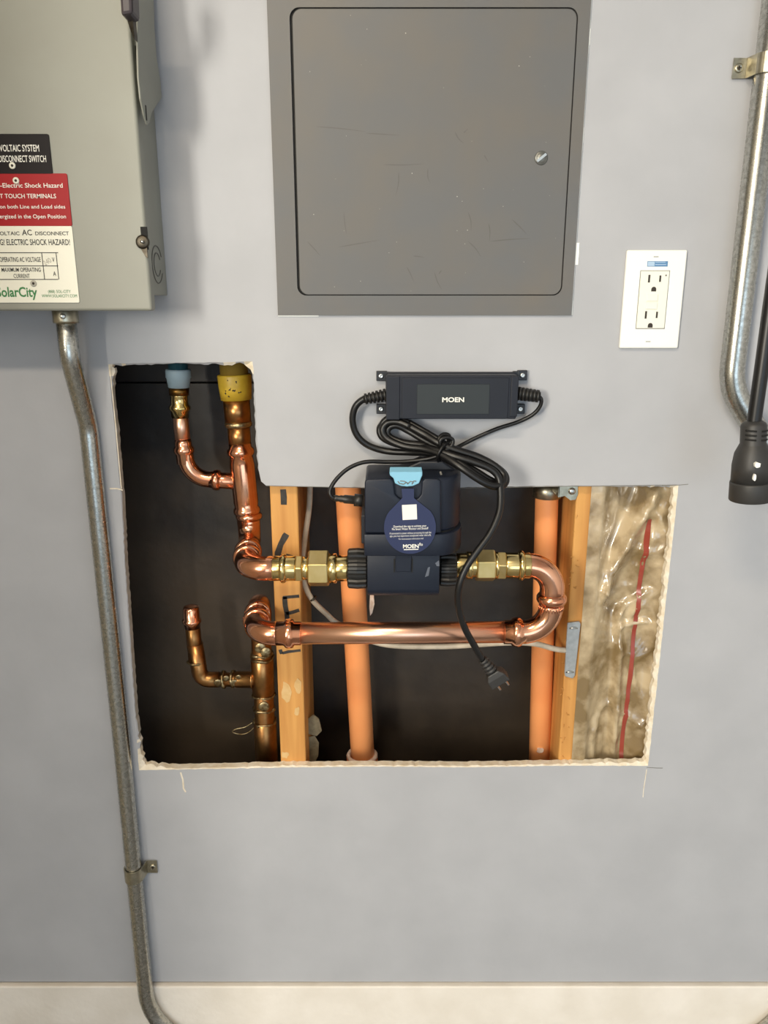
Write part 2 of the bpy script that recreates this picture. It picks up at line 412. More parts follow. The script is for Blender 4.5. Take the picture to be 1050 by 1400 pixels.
# ================================================================== INSULATION BEHIND FILM
ix0, ix1 = 0.2765, 0.56
z0i, z1i = P(830, 1075, 0.02).z, P(830, 630, 0.02).z
def segd(px, pz, ax, az, bx, bz):
    dx, dz = bx-ax, bz-az; t = max(0, min(1, ((px-ax)*dx+(pz-az)*dz)/(dx*dx+dz*dz)))
    return math.hypot(px-ax-dx*t, pz-az-dz*t), t, (px-ax)*dz-(pz-az)*dx
folds = [((890,672),(822,806),0.022,0.013),((822,806),(798,880),0.012,0.010),((848,838),(838,1040),0.014,0.007),((812,985),(808,1045),0.006,0.006),((882,850),(850,856),0.006,0.005),((884,808),(852,834),0.006,0.005),((900,700),(880,760),0.006,0.008)]
fw = [(P(*a, 0.03), P(*b_, 0.03), h, wd) for a, b_, h, wd in folds]
def film_y(x, z):
    s = x-0.296
    if s <= 0: return 0.0114 - 0.0008*abs(noise.noise(V((x*60, z*25, 0.3))))
    y = 0.0114 + 0.026*min(1, s/0.025)**0.7 - 0.012*min(1, max(0, (s-0.05)/0.04))
    y += 0.008*noise.noise(V((x*14, z*9, 0.3)))*min(1, s/0.03) + 0.0045*noise.noise(V((x*38, z*16, 1.3)))*min(1, s/0.02)
    y += 0.0009*noise.noise(V((x*90, z*50, 5.3)))*min(1, s/0.02)
    rg = (1-abs(noise.noise(V((x*17+z*6, z*9-x*4, 2.1)))*1.6)); y -= 0.006*max(0, rg)**7*min(1, s/0.02)
    rg = (1-abs(noise.noise(V((x*34-z*12, z*15+x*8, 7.7)))*1.6)); y -= 0.003*max(0, rg)**6*min(1, s/0.02)
    for a, b_, h, wd in fw:
        d, t, side = segd(x, z, a.x, a.z, b_.x, b_.z)
        k = math.exp(-(d/wd)**2)*min(1, s/0.012)
        y -= h*k*(0.8 if t < 1 else 0.4)
        if side > 0: y += 0.9*h*math.exp(-((d-wd)/wd)**2)*min(1, s/0.02)*0.7
    return max(y, 0.0015)
NX, NZ = 80, 150
mb = MB(); vs_ = []
for j in range(NZ+1):
    z = z0i + (z1i-z0i)*j/NZ
    for i in range(NX+1):
        x = ix0 + (ix1-ix0)*i/NX; yy = film_y(x, z)
        if x > P(905, 850, 0).x - 0.02 : yy = max(yy, BOARD+0.002)
        vs_.append((x, yy, z))
fs = [(j*(NX+1)+i, j*(NX+1)+i+1, (j+1)*(NX+1)+i+1, (j+1)*(NX+1)+i) for j in range(NZ) for i in range(NX)]
mb.add(vs_, fs, 0, True)
ins = thing('insulation_batt', 'crinkled brown film over fibreglass insulation filling the right bay', 'insulation', (0.42, 0.08, Z_BASE+0.04))
fo = part('film', mb, 'film', ins)
part('batt', MB().box((0.297, 0.055, Z_BASE+0.04), (0.68, BAY-0.002, 2.4)), 'film', ins)
mb = MB(); sp = [P(886,708,0.03), P(879,770,0.03), P(870,850,0.03), P(858,950,0.03), P(849,1046,0.03)]; sp = spline(sp, 14)
L_, R_ = [], []
for p in sp:
    L_.append(V((p.x-0.0028, film_y(p.x-0.0028, p.z)-0.0014, p.z))); R_.append(V((p.x+0.0028, film_y(p.x+0.0028, p.z)-0.0014, p.z)))
nn = len(sp); mb.add(L_+R_, [(i, i+1, nn+i+1, nn+i) for i in range(nn-1)], 0, True)
part('red_stripe', mb, 'film_stripe', ins, label='thin dark red stripe printed down the film')

# nail plate
t = thing('nail_plate', 'small galvanised nail plate hammered onto the stud beside the insulation', 'plate', P(783, 925, 0.009))
lp = pxloop([(776,852),(792,850),(794,853),(786,924),(783,928),(773,925),(772,921)], 0.0075)
part('plate', MB().prism(lp, (0, 0.0035, 0)), 'zinc_plate', t, 0.0008)
for (u, v) in ((784,859),(779,919)):
    p = P(u, v, 0.0075)
    part('tooth', MB().tube([p+V((-0.005,0,0)), p+V((-0.003,-0.0015,0.001)), p+V((0.003,-0.0015,0.001)), p+V((0.005,0,0))], 0.0012, 6), 'steel', t)

# ================================================================== ACCESS PANEL
px0, px1, pz0 = -0.1312, 0.232, P(580, 431, 0).z
pz1 = pz0 + 0.51
dx0, dx1, dz0, dz1 = P(409,400,0).x, P(766,400,0).x, P(590,403,0).z, P(590,13,0).z
t = thing('breaker_box', 'dark grey flush electrical panel with round-cornered door high on the wall', 'breaker box', (0.05, 0, pz0))
mb = MB()
inner = roundrect(dx0-0.0018, dx1+0.0012, dz0-0.0010, dz1+0.0012, 0.011, 0, 6)
bm = bmesh.new()
def fr(y):
    vo = [bm.verts.new(c) for c in ((px0,y,pz0),(px1,y,pz0),(px1,y,pz1),(px0,y,pz1))]
    vi = [bm.verts.new((p.x, y, p.z)) for p in inner]
    es = [bm.edges.new((a[i], a[(i+1) % len(a)])) for a in (vo, vi) for i in range(len(a))]
    bmesh.ops.triangle_fill(bm, use_beauty=True, edges=es); return vo, vi
a0, b0 = fr(-0.0035); a1, b1 = fr(-0.0002)
for A, B in ((a0, a1), (b0, b1)):
    for i in range(len(A)): bm.faces.new((A[i], A[(i+1) % len(A)], B[(i+1) % len(A)], B[i]))
bmesh.ops.recalc_face_normals(bm, faces=bm.faces)
me = bpy.data.meshes.new('trim_frame'); bm.to_mesh(me); bm.free(); me.transform(Matrix.Translation(-V(t.location))); me.materials.append(MATS['panel_grey'])
o = bpy.data.objects.new('trim_frame', me); COL.objects.link(o); o.parent = t
part('recess', MB().box((dx0-0.0016, -0.0008, dz0-0.0009), (dx1+0.0011, -0.0003, dz1+0.0011)), 'dark_gap', t)
door = part('door', MB().prism(roundrect(dx0+0.0012, dx1, dz0, dz1-0.0002, 0.0105, -0.0038, 6), (0, 0.0028, 0)), 'panel_grey', t, 0.0006, 1)
lk = P(740, 216, -0.004)
q = part('lock', MB().lathe(lk+V((0,0.002,0)), (0,-1,0), [(0,0.0078),(0.0022,0.0078),(0.003,0.0068),(0.003,0.006),(0.0036,0.0056),(0.004,0.001)]), 'lock_grey', door, label='round slotted metal lock')
part('lock_slot', MB().prism([lk+V((a*0.0052+b_*0.0009, -0.0024, a*0.0040-b_*0.0011)) for a, b_ in ((-1,-1),(1,-1),(1,1),(-1,1))], (0, -0.0005, 0)), 'steel', door)
# scuffs with a shape of their own on the door
sc = MB()
for (u0, v0, u1, v1) in ((432,173,500,180),(500,182,548,185),(622,180,634,196),(634,182,640,176),(662,212,668,222),(524,225,580,224),(545,235,541,268),(462,338,520,328),(640,330,658,352),
                        (670,330,725,326),(668,305,669,330),(640,290,644,316),(594,372,604,396),(556,365,566,386),(600,375,604,370),(420,330,438,350),(700,300,720,320),(565,350,580,352),(470,290,474,320),(585,230,588,250)):
    m_ = ((u0+u1)/2+random.uniform(-2,2), (v0+v1)/2+random.uniform(-2,2)); a, c, b_ = P(u0,v0,-0.00381), P(*m_,-0.00381), P(u1,v1,-0.00381)
    pts = spline([a, c, b_], 4); ww = [0.0001, 0.0005, 0.0007, 0.0006, 0.0007, 0.0005, 0.0004, 0.0003, 0.0001]
    for i in range(len(pts)-1):
        d = (pts[i+1]-pts[i]).normalized(); nv = V((-d.z, 0, d.x))
        sc.add([pts[i]+nv*ww[i], pts[i+1]+nv*ww[i+1], pts[i+1]-nv*ww[i+1], pts[i]-nv*ww[i]], [(0,1,2,3)])
part('scuff_marks', sc, 'panel_mark', door)['kind'] = 'stuff'
dk = MB()
for k in range(36):
    c = P(random.uniform(415,760), random.uniform(20,398), -0.00381); r_ = random.choice((0.00025,0.0003,0.0004,0.0006))
    dk.add([c+V((r_*math.cos(a), -0.00005, r_*math.sin(a)*random.uniform(.6,1.3))) for a in [2*math.pi*j/6 for j in range(6)]], [tuple(range(6))])
part('dust_specks', dk, 'speck', door)['kind'] = 'stuff'
# white paint ridge beside the frame
mb = MB()
rz = [pz0 + (pz1-pz0)*k/60 for k in range(61)]
for k in range(60):
    w0 = 0.0012 + 0.0016*max(0, noise.noise(V((0, 0, rz[k]*30)))) + (0.003 if 1.535 < rz[k] < 1.56 else 0)
    mb.box((px1, -0.0012, rz[k]), (px1+w0, -0.0001, rz[k+1]))
mb.box((px0, -0.001, pz0-0.0016), (px0+0.05, -0.0001, pz0))
part('caulk_edge', mb, 'outlet_white', t)['kind'] = 'stuff'

# ================================================================== OUTLET
ox0, ox1, oz0, oz1 = 0.2940, 0.3672, 1.4420, 1.5587
t = thing('wall_outlet', 'white double wall outlet with blue sticker on its cover plate', 'outlet', ((ox0+ox1)/2, 0, oz0))
YP = -0.0055
part('cover_plate', MB().box((ox0, YP, oz0), (ox1, -0.0002, oz1)), 'outlet_white', t, 0.002, 3)
rx0, rx1, rz0, rz1 = P(876.2,371,YP).x, P(915.2,371,YP).x, P(890,449,YP).z, P(890,370.5,YP).z
rec = part('receptacle', MB().prism(roundrect(rx0, rx1, rz0, rz1, 0.002, YP-0.0012, 3), (0, 0.0025, 0)), 'outlet_cream', t, 0.0006, 1)
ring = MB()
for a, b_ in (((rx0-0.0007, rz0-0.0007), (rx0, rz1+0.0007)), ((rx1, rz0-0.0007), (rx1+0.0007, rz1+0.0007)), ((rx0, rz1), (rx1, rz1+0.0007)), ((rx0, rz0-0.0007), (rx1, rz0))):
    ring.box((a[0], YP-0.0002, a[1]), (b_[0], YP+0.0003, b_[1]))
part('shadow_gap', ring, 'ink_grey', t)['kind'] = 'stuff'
YR = YP-0.0012
for vs0, vg, ul, ur, ug in ((381,395.5,887.5,902.6,893.8),(430.5,445,883,898,889)):
    a = P(ul, vs0, YR); part('slot', MB().box((a.x-0.0012, YR-0.0002, a.z-0.0045), (a.x+0.0012, YR+0.001, a.z+0.0045)), 'slot', rec)
    a = P(ur, vs0, YR); part('slot', MB().box((a.x-0.0011, YR-0.0002, a.z-0.0038), (a.x+0.0011, YR+0.001, a.z+0.0038)), 'slot', rec)
    g = P(ug, vg, YR); lp = [V((g.x+0.003*math.cos(a), YR-0.0002, g.z+0.003*math.sin(a))) for a in [math.pi*k/8 for k in range(9)]] + [V((g.x-0.003, YR-0.0002, g.z-0.0026)), V((g.x+0.003, YR-0.0002, g.z-0.0026))]
    part('ground_hole', MB().prism(lp, (0, 0.001, 0)), 'slot', rec)
a = P(891.5, 407, YR); part('reset_button', MB().box((a.x-0.007, YR-0.0014, a.z-0.0042), (a.x+0.007, YR+0.0005, a.z+0.0042)), 'outlet_cream', rec, 0.0006)
a = P(890.5, 418, YR); part('test_button', MB().box((a.x-0.007, YR-0.0014, a.z-0.0042), (a.x+0.007, YR+0.0005, a.z+0.0042)), 'outlet_cream', rec, 0.0006)
a = P(910.5, 376.5, YR); part('indicator_light', MB().lathe((a.x, YR+0.0002, a.z), (0,-1,0), [(0,0.001),(0.0006,0.001)], 10), 'ink_grey', rec)
sx0, sx1, sz1, sz0 = P(885,360,YP).x, P(913,360,YP).x, P(900,357,YP).z, P(900,364.5,YP).z
stk = part('sticker', MB().box((sx0, YP-0.0003, sz0), (sx1, YP, sz1)), 'sticker_blue', t, label='small blue and white sticker')
part('sticker_panel', MB().box((sx0+0.0006, YP-0.0004, sz0+0.0006), (sx0+0.0088, YP-0.0003, sz1-0.0006)), 'sticker_light', stk)
for k in range(2): part('sticker_print', MB().box((sx0+0.0096, YP-0.0004, sz0+0.002+k*0.0028), (sx1-0.002-k*0.001, YP-0.0003, sz0+0.0028+k*0.0028)), 'sticker_light', stk)
for (u, v) in ((897,351),(886,467)):
    a = P(u, v, YP); part('screw_slot', MB().box(a+V((-0.003,-0.0003,-0.0004)), a+V((0.003,0.0,0.0004))), 'ink_grey', t)

# ================================================================== DISCONNECT BOX
BX1 = P(208, 425, -0.085).x; BZ0 = P(208, 425, -0.085).z; BX0 = BX1-0.36; BZ1 = BZ0+0.62
YB = -0.085
t = thing('disconnect_box', 'large grey metal electrical disconnect box with warning placards at upper left', 'electrical box', ((BX0+BX1)/2, 0, BZ0))
bodyx = BX1-0.004; bodyz = P(230, 404, 0).z
part('housing', MB().box((BX0+0.004, YB+0.004, bodyz), (bodyx, -0.0003, BZ1-0.01)), 'enamel', t, 0.0015)
cov = part('cover', MB().box((BX0, YB, BZ0), (BX1, YB+0.016, BZ1)), 'enamel', t, 0.003, 3)
# side knockout rings
kz = P(221, 372, -0.04)
kp = V((bodyx+0.0002, -0.037, BZ0+0.052))
for r_ in (0.021, 0.013):
    pts = [kp+V((0, r_*math.cos(a), r_*math.sin(a))) for a in [2*math.pi*k/40 for k in range(3, 38)]]
    part('knockout', MB().tube(pts, 0.0007, 6), 'panel_mark', t)
# cover catch
ca = P(196, 331, YB)
part('catch_slot', MB().box((ca.x-0.002, YB-0.0004, ca.z-0.008), (ca.x+0.005, YB+0.002, ca.z+0.016)), 'dark_gap', t)
cat = part('catch', MB().lathe(ca+V((-0.0005,0.001,0)), (0,-1,0), [(0,0.0075),(0.003,0.0075),(0.004,0.0055),(0.0042,0.002)], 20).prism([ca+V((x,-0.002,z)) for x, z in ((-0.004,-0.005),(0.004,-0.005),(0.004,-0.017),(0.002,-0.016))], (0,0.002,0)), 'dark_steel', t, label='rusty metal cover catch')
part('catch_pin', MB().lathe(ca+V((0,-0.003,0)), (0,-1,0), [(0,0.002),(0.003,0.0018)], 10), 'steel', cat)
# side handle plate (bent sheet standing off the right side)
XH = BX1+0.006
hp = [PX(u, v, XH) for u, v in ((186,70),(187,105),(190,135),(195,158),(199,171),(202,168),(205,155),(212,144),(219,134),(217,110),(212,80),(209,40),(207,-30),(188,-30),(186,20))]
pl = part('handle_plate', MB().prism(hp, (0.002, 0, 0)), 'enamel', t, 0.0006, 1, label='bent grey sheet metal side plate')
a, b_ = PX(199, 144, XH+0.0022), PX(201, 165, XH+0.0022)
part('padlock_slot', MB().box((XH+0.0018, a.y-0.001, b_.z), (XH+0.0026, a.y+0.001, a.z)), 'dark_gap', pl)
part('plate_bracket', MB().box((BX1-0.0045, YB+0.012, PX(190,60,XH).z), (XH+0.0005, -0.03, BZ1-0.1)), 'enamel', t)
ha = P(172, 22, -0.13)
hd = part('handle', MB().prism([P(160,-60,-0.125), P(178,-60,-0.125), P(181,18,-0.125), P(165,21,-0.125)], (0, 0.026, 0)), 'handle_plastic', t, 0.003, 2, label='dark plastic switch handle')
part('handle_link', MB().prism([P(171,20,-0.110), P(181,18,-0.110), P(183.5,54,-0.1), P(179,44,-0.1)], (0.0, 0.012, 0)), 'dark_steel', hd, 0.001)

# placards
def placard(m, u1a, va, u1b, vb, u0, label, dy=0.0):
    y = YB-0.0012-dy
    a, b_ = P(u1a, va, y), P(u1b, vb, y)
    x1 = (a.x+b_.x)/2; x0 = BX0+0.022+u0
    return part('placard', MB().prism(roundrect(x0, x1, b_.z, a.z, 0.0018, y, 3), (0, 0.0011, 0)), m, t, 0.0003, 1, label=label)
pb = placard('sign_black', 67, 183, 71.5, 238, 0.02, 'black placard with white lettering')
pr = placard('sign_red', 92, 237, 98, 309, 0.01, 'red placard with white lettering')
pw = placard('sign_white', 99, 309, 108, 414, 0.0, 'cream placard with black and green lettering')
YT = YB-0.00125
lettering('PHOTOVOLTAIC SYSTEM', 0, 54, 207, 9.2, YT, 'ink_white', pb, 0.010, 'VOLTAIC SYSTEM')
lettering('DISCONNECT SWITCH', -1, 63.5, 221.5, 9, YT, 'ink_white', pb, 0.010)
lettering('WARNING-Electric Shock Hazard', 4, 86, 256.5, 6.2, YT, 'ink_white', pr, 0.008, 'Electric Shock Hazard')
lettering('DO NOT TOUCH TERMINALS', 7, 77, 271, 6, YT, 'ink_white', pr, 0.008, 'TOUCH TERMINALS')
lettering('Terminals on both Line and Load sides', 0, 89.5, 285, 5, YT, 'ink_white', pr, 0.008, 'on both Line and Load sides')
lettering('Energized in the Open Position', 0, 90.5, 298.5, 5.4, YT, 'ink_white', pr, 0.008, 'ergized in the Open Position')
lettering('PHOTOVOLTAIC', 0, 27, 321.5, 5, YT, 'ink_black', pw, 0.01, 'OLTAIC')
lettering('AC', 30.5, 44, 321.5, 7.5, YT, 'ink_black', pw, 0.012)
lettering('DISCONNECT', 48.5, 94.5, 321.5, 5, YT, 'ink_black', pw, 0.01)
lettering('WARNING! ELECTRIC SHOCK HAZARD!', 9.5, 96, 335, 8, YT, 'ink_black', pw, 0.010, 'ELECTRIC SHOCK HAZARD!')
lettering('OPERATING AC VOLTAGE', 0, 56, 358, 6.5, YT, 'ink_black', pw, 0.008)
lettering('V', 71.5, 75, 358, 6, YT, 'ink_black', pw, 0.01)
lettering('MAXIMUM OPERATING', 2.5, 56, 371.5, 5.6, YT, 'ink_black', pw, 0.008)
lettering('CURRENT', 19, 41, 380, 5.6, YT, 'ink_black', pw, 0.008)
lettering('A', 73, 77, 377, 6, YT, 'ink_black', pw, 0.01)
lettering('240', 60, 71, 358, 7, YT, 'ink_pencil', pw, 0.0, rot=0.5)
lettering('SolarCity', -4, 51.5, 405.5, 13.5, YT, 'ink_green', pw, 0.02)
lettering('(888) SOL-CITY', 66, 97, 400.5, 4, YT, 'ink_green', pw, 0.0)
lettering('WWW.SOLARCITY.COM', 57.5, 105.5, 406.5, 4, YT, 'ink_green', pw, 0.0)
tb = MB()
def tline(u0, v0, u1, v1):
    a, b_ = P(u0, v0, YT), P(u1, v1, YT); h = 0.0004
    tb.box((a.x-h, YT-0.0002, min(a.z, b_.z)-h), (b_.x+h if abs(u1-u0) > 6 else a.x+h, YT, max(a.z, b_.z)+h))
for v in (345.5, 363.5, 382): tline(-34, v, 79, v)
zt, zb = P(0, 345.5, YT).z, P(0, 382, YT).z
for u in (59, 78.5): tline(u, 363.5, u, 363.5); x = P(u, 363.5, YT).x; tb.box((x-0.0004, YT-0.0002, zb), (x+0.0004, YT, zt))
part('table_rule', tb, 'ink_black', pw)
for (u, v, par, m) in ((17,226.5,pb,'sign_white'),(22,247,pr,'sign_white'),(46,387.5,pw,'ink_pencil')):
    c = P(u, v, YT)
    rv = part('rivet', MB().lathe(c, (0,-1,0), [(0,0.0036),(0.0008,0.0034),(0.0012,0.0022),(0.0009,0.0016)], 18).lathe(c+V((0,-0.0008,0)), (0,-1,0), [(0,0.0015),(0.0003,0.0014)], 10, 1), [m, 'slot'], par)

# ================================================================== CONDUITS
R1 = 0.0117
cx = -0.3765; ya, yb = -0.045, -0.0125
zc0 = BZ0+0.01; zk0, zk1 = P(100, 490, -0.045).z, P(118, 580, -0.013).z
xt = P(92.5, 460, ya).x
zlow = P(250, 1425, -0.02).z
zlow = 0.338
pth = fillet([(xt, ya, zc0), (xt, ya, zk0), (cx, yb, zk1-0.004), (cx+0.001, yb, 0.9)], 0.05, 8)[:-1]
pth += fillet([(cx+0.001, yb, 0.9), (cx+0.001, yb-0.0065, 0.46), (cx+0.001, yb-0.0075, zlow), (0.0, yb-0.0075, zlow-0.004), (0.640, yb-0.0075, zlow), (0.640, yb-0.0065, 0.9)], 0.115, 14)
t = thing('electrical_conduit', 'thin galvanised conduit running from the grey disconnect box down the wall', 'conduit', (cx, yb, zlow-0.02))
part('tube', MB().tube(pth, R1, 20), 'galvanised', t)
ct = P(92, 436, ya)
con = part('connector', MB().lathe((xt, ya, BZ0-0.002), (0,0,-1), [(-0.02,0.0148),(0.010,0.0148),(0.0125,0.0145),(0.0125,0.012)], 24), 'galv_strap', t)
sc_ = V((xt+0.003, ya-0.0145, BZ0-0.0065))
part('set_screw', MB().lathe(sc_, (0.2,-1,0), [(0,0.0032),(0.003,0.0032),(0.0036,0.0024)], 12), 'steel', con)
def strap(name, label, x, z, r, side, yc):
    t = thing(name, label, 'pipe strap', (x, 0, z-0.011), 'one-hole conduit straps')
    mb = MB(); hw = 0.0105; th = 0.0016; n = 16; prof = []
    for k in range(n+1):
        a = math.radians(-80 + 250*k/n) if False else math.radians(200*k/n)
        prof.append((x - side*(r+0.0002)*math.cos(a), yc - (r+0.0002)*math.sin(a)))
    # flat ear
    xe = x + side*(r+0.003)
    prof = [(x - side*(r)*math.cos(math.radians(a)), yc - r*math.sin(math.radians(a))) for a in range(-20, 161, 10)] + [(x+side*(r+0.0025), -0.004), (x+side*(r+0.0045), -0.0022), (x+side*(r+0.019), -0.0022)]
    out = []
    for i, (a, b_) in enumerate(prof):
        p0 = prof[max(i-1,0)]; p1 = prof[min(i+1,len(prof)-1)]; dx, dy = p1[0]-p0[0], p1[1]-p0[1]; L = math.hypot(dx, dy)
        out.append((a + side*dy/L*th, b_ - side*side*dx*side/L*th))
    for i in range(len(prof)-1):
        q = [prof[i], prof[i+1], out[i+1], out[i]]
        mb.add([(a, b_, z-hw) for a, b_ in q] + [(a, b_, z+hw) for a, b_ in q], [(0,1,2,3),(7,6,5,4),(0,1,5,4),(1,2,6,5),(2,3,7,6),(3,0,4,7)])
    part('band', mb, 'galv_strap', t)
    c = V((x+side*(r+0.0125), -0.0036, z))
    s_ = part('screw', MB().lathe(c, (0,-1,0), [(0,0.0052),(0.0014,0.0050),(0.0024,0.0036),(0.0016,0.0022)], 18), 'galv_strap', t)
    part('screw_recess', MB().box(c+V((-0.0022,-0.0026,-0.0006)), c+V((0.0022,-0.001,0.0006))).box(c+V((-0.0006,-0.0026,-0.0022)), c+V((0.0006,-0.001,0.0022))), 'slot', s_)
    return t
zst = P(190, 1196, -0.02).z
strap('conduit_strap', 'one-hole strap holding the thin left conduit low on the wall', cx+0.001, zst, R1+0.0006, 1, -0.0158)
R2 = 0.0148
rcx = 0.4330
yR = -0.0165
rp = fillet([(rcx, yR, 2.58), (rcx, yR, 1.46), (rcx+0.0, yR, 1.395), (rcx+0.07, yR, 1.30), (rcx+0.45, yR, 1.30), (rcx+0.5, yR, 1.0)], 0.08, 14)
t = thing('electrical_conduit', 'thick shiny galvanised conduit bending away at the right edge', 'conduit', (rcx, yR, 1.28))
part('tube', MB().tube(rp, R2, 22), 'galvanised', t)
strap('conduit_strap', 'one-hole strap holding the thick right conduit high on the wall', rcx, P(1020, 91, -0.01).z, R2+0.0004, -1, yR)

# hanging black connector at right
yC = -0.115
b0 = P(1026, 683, yC); t0_ = P(1031, 575, yC)
t = thing('cord_connector', 'black round cord connector hanging on a thick cable by the right conduit', 'connector', P(1026, 684, yC))
ax = (b0 - t0_); L = ax.length; s_ = 1/1.13
def pr_(f_): return f_*L
xm = (t0_.x+b0.x)/2
part('body', MB().lathe(t0_, ax, [(pr_(0.0),0.0085),(pr_(0.03),0.0125),(pr_(0.06),0.0140),(pr_(0.28),0.0140),(pr_(0.30),0.0150),(pr_(0.40),0.0195),(pr_(0.55),0.0218),(pr_(0.76),0.0224)], 32), 'plug_black', t)
part('face_ring', MB().lathe(t0_, ax, [(pr_(0.76),0.0230),(pr_(0.78),0.0234),(pr_(0.99),0.0238),(pr_(1.0),0.0232)], 32), 'plug_black', t)
for k in range(3):
    for sgx in (-1, 1):
        c = t0_ + ax*(0.11+0.055*k)
        pts = [c + V((math.sin(a)*0.0142, -math.cos(a)*0.0142, 0)) for a in [math.radians(sgx*(12+6*j)) for j in range(9)]]
        part('grip_groove', MB().tube(pts, 0.0011, 6), 'dark_gap', t)
cb = t0_ + V((0,0,0.002))
part('cable', MB().tube(spline([cb - V((0,0,0.01)), cb+V((0.001,0,0.06)), cb+V((0.004,0.004,0.16)), cb+V((0.012,0.012,0.30)), cb+V((0.05,0.02,0.55)), cb+V((0.12,0.02,0.9)), V((0.62,-0.06,2.5))], 8), 0.0078, 16), 'cable', t)
for (u, v, a, b_) in ((1036,636,4.2,3.8),(1032,653,2.2,4.6)):
    p = P(u, v, yC-0.0232)
    lp = [p + V((a/1150*math.cos(q)*random.uniform(.8,1.1), 0, b_/1150*math.sin(q)*random.uniform(.8,1.1))) for q in [2*math.pi*k/10 for k in range(10)]]
    part('white_spot', MB().prism(lp, (0, 0.006, 0)), 'outlet_white', t)  # small white spots on the connector body

# ================================================================== ORANGE PIPES
yo = 0.075; RO = 0.0183
def orange(label, a, b_):
    t = thing('sprinkler_pipe', label, 'pipe', V((b_.x, b_.y, Z_BASE+0.04)), 'orange plastic pipes in the wall')
    d = (a-b_).normalized(); lo_ = b_ - d*((b_.z-Z_BASE-0.045)/d.z); hi_ = a + d*0.5
    part('tube', MB().tube([lo_, a, hi_], RO, 24), 'cpvc', t)
    return t, d
o1, d1 = orange('orange plastic pipe passing behind the navy valve with a coupling at its foot', P(477, 690, yo), P(494, 1000, yo))
cpl = P(495, 1033, yo)
part('coupling', MB().lathe(cpl, -d1, [(0,RO+0.0055),(0.003,RO+0.0062),(0.055,RO+0.0062),(0.058,RO+0.003)], 28), 'cpvc_dark', o1)
pts = [cpl + V((math.cos(a)*(RO+0.003), math.sin(a)*(RO+0.003), 0.0004)) for a in [2*math.pi*k/28 for k in range(29)]]
part('cement_bead', MB().tube(pts, [0.0028+0.0009*random.random() for _ in pts], 8, False), 'cement', o1)
pc = P(507, 828, yo-0.008)
part('label_scrap', MB().prism([P(u, v, yo-0.004) for u, v in ((506,812),(511,814),(512,826),(509,838),(506,842),(505,830))], (0, 0.001, 0)), 'cement', o1)
RO = 0.0163
o2, d2 = orange('orange plastic pipe running behind the copper return bend', P(747, 700, yo), P(738.5, 1000, yo))
q = P(739, 1026, yo-RO-0.001)
lp = [q + V((0.006*math.cos(a)*random.uniform(.6,1.1), 0, 0.005*math.sin(a)*random.uniform(.6,1.1))) for a in [2*math.pi*k/12 for k in range(12)]]
part('cement_smear', MB().prism(lp, (0, 0.004, 0)), 'cement', o2)
# hanger strap at the top of it
c = P(748, 674, yo); t = thing('pipe_hanger', 'galvanised pipe strap around the orange pipe under the drywall edge', 'pipe strap', c)
part('band', MB().lathe(c+V((0,0,-0.006)), (0,0,1), [(0,RO+0.003),(0.0008,RO+0.004),(0.022,RO+0.004),(0.022,RO+0.0005)], 28), 'galv_strap', t)
xq = P(765,670,0.0115).x; zq0, zq1 = P(765,680,0.0115).z, P(765,660,0.0115).z
part('ear', MB().box((xq-0.0013, 0.0115, zq0), (xq, yo-0.004, zq1)).prism(pxloop([(764,660),(790,660),(790,676),(787,683),(780,684),(772,678),(764,680)], 0.0115), (0, 0.0013, 0)), 'galv_strap', t)
part('screw', MB().lathe(P(782,671.5,0.0112), (0.1,-1,0), [(0,0.005),(0.002,0.0045),(0.003,0.002)], 14), 'steel', t)

# ================================================================== COPPER AND BRASS
yr = 0.065; yf = -0.055; RC = 0.0143; RF = 0.0155
def bead(c, ax, r=RF, m='copper', h=0.0032, l=0.0055):
    return MB().lathe(c, ax, [(-l, r), (-l*0.7, r+h*0.55), (-l*0.3, r+h), (l*0.3, r+h), (l*0.7, r+h*0.55), (l, r)], 28)
def lip(c, ax, r=RF): return MB().lathe(c, ax, [(-0.0025, r), (-0.0015, r+0.0018), (0.0015, r+0.0018), (0.0025, r)], 28)
zu = P(400, 777, yf).z; zl = P(400, 866, yf).z
# upper inlet: riser -> elbow forward -> elbow right
xru = P(342, 740, yr).x; xfu = P(335.5, 777, yf).x
rt = P(323, 560, yr); rb = V((xru, yr, zu))
RB = 0.026
up_el = fillet([V((xru, yr, zu+0.045)), rb, V(((xru+xfu)/2, 0.004, zu))], RB, 12)
e = thing('copper_elbow', 'upper copper elbow turning forward out of the tee riser', 'elbow', V((xru, yr, zu-RF)), 'copper press elbows')
part('bend', MB().tube(up_el, RF, 28), 'copper', e)
c = up_el[-1]; dirf = (V((xfu, yf, zu)) - rb).normalized()
part('press_bead', bead(c-dirf*0.009, dirf), 'copper', e)
part('press_bead', bead(V((xru, yr, zu+0.036)), (0,0,1)), 'copper', e)
fr_el = fillet([c - dirf*0.001, V((xfu, yf, zu)), V((P(378, 777, yf).x, yf, zu))], 0.03, 14)
e = thing('copper_elbow', 'upper shiny copper elbow turning right into the left brass union', 'elbow', V((xfu, yf, zu-RF)), 'copper press elbows')
part('bend', MB().tube(fr_el, RF+0.0003, 28), 'copper', e)
part('press_bead', bead(c+dirf*0.017, dirf, RF+0.0003), 'copper', e)
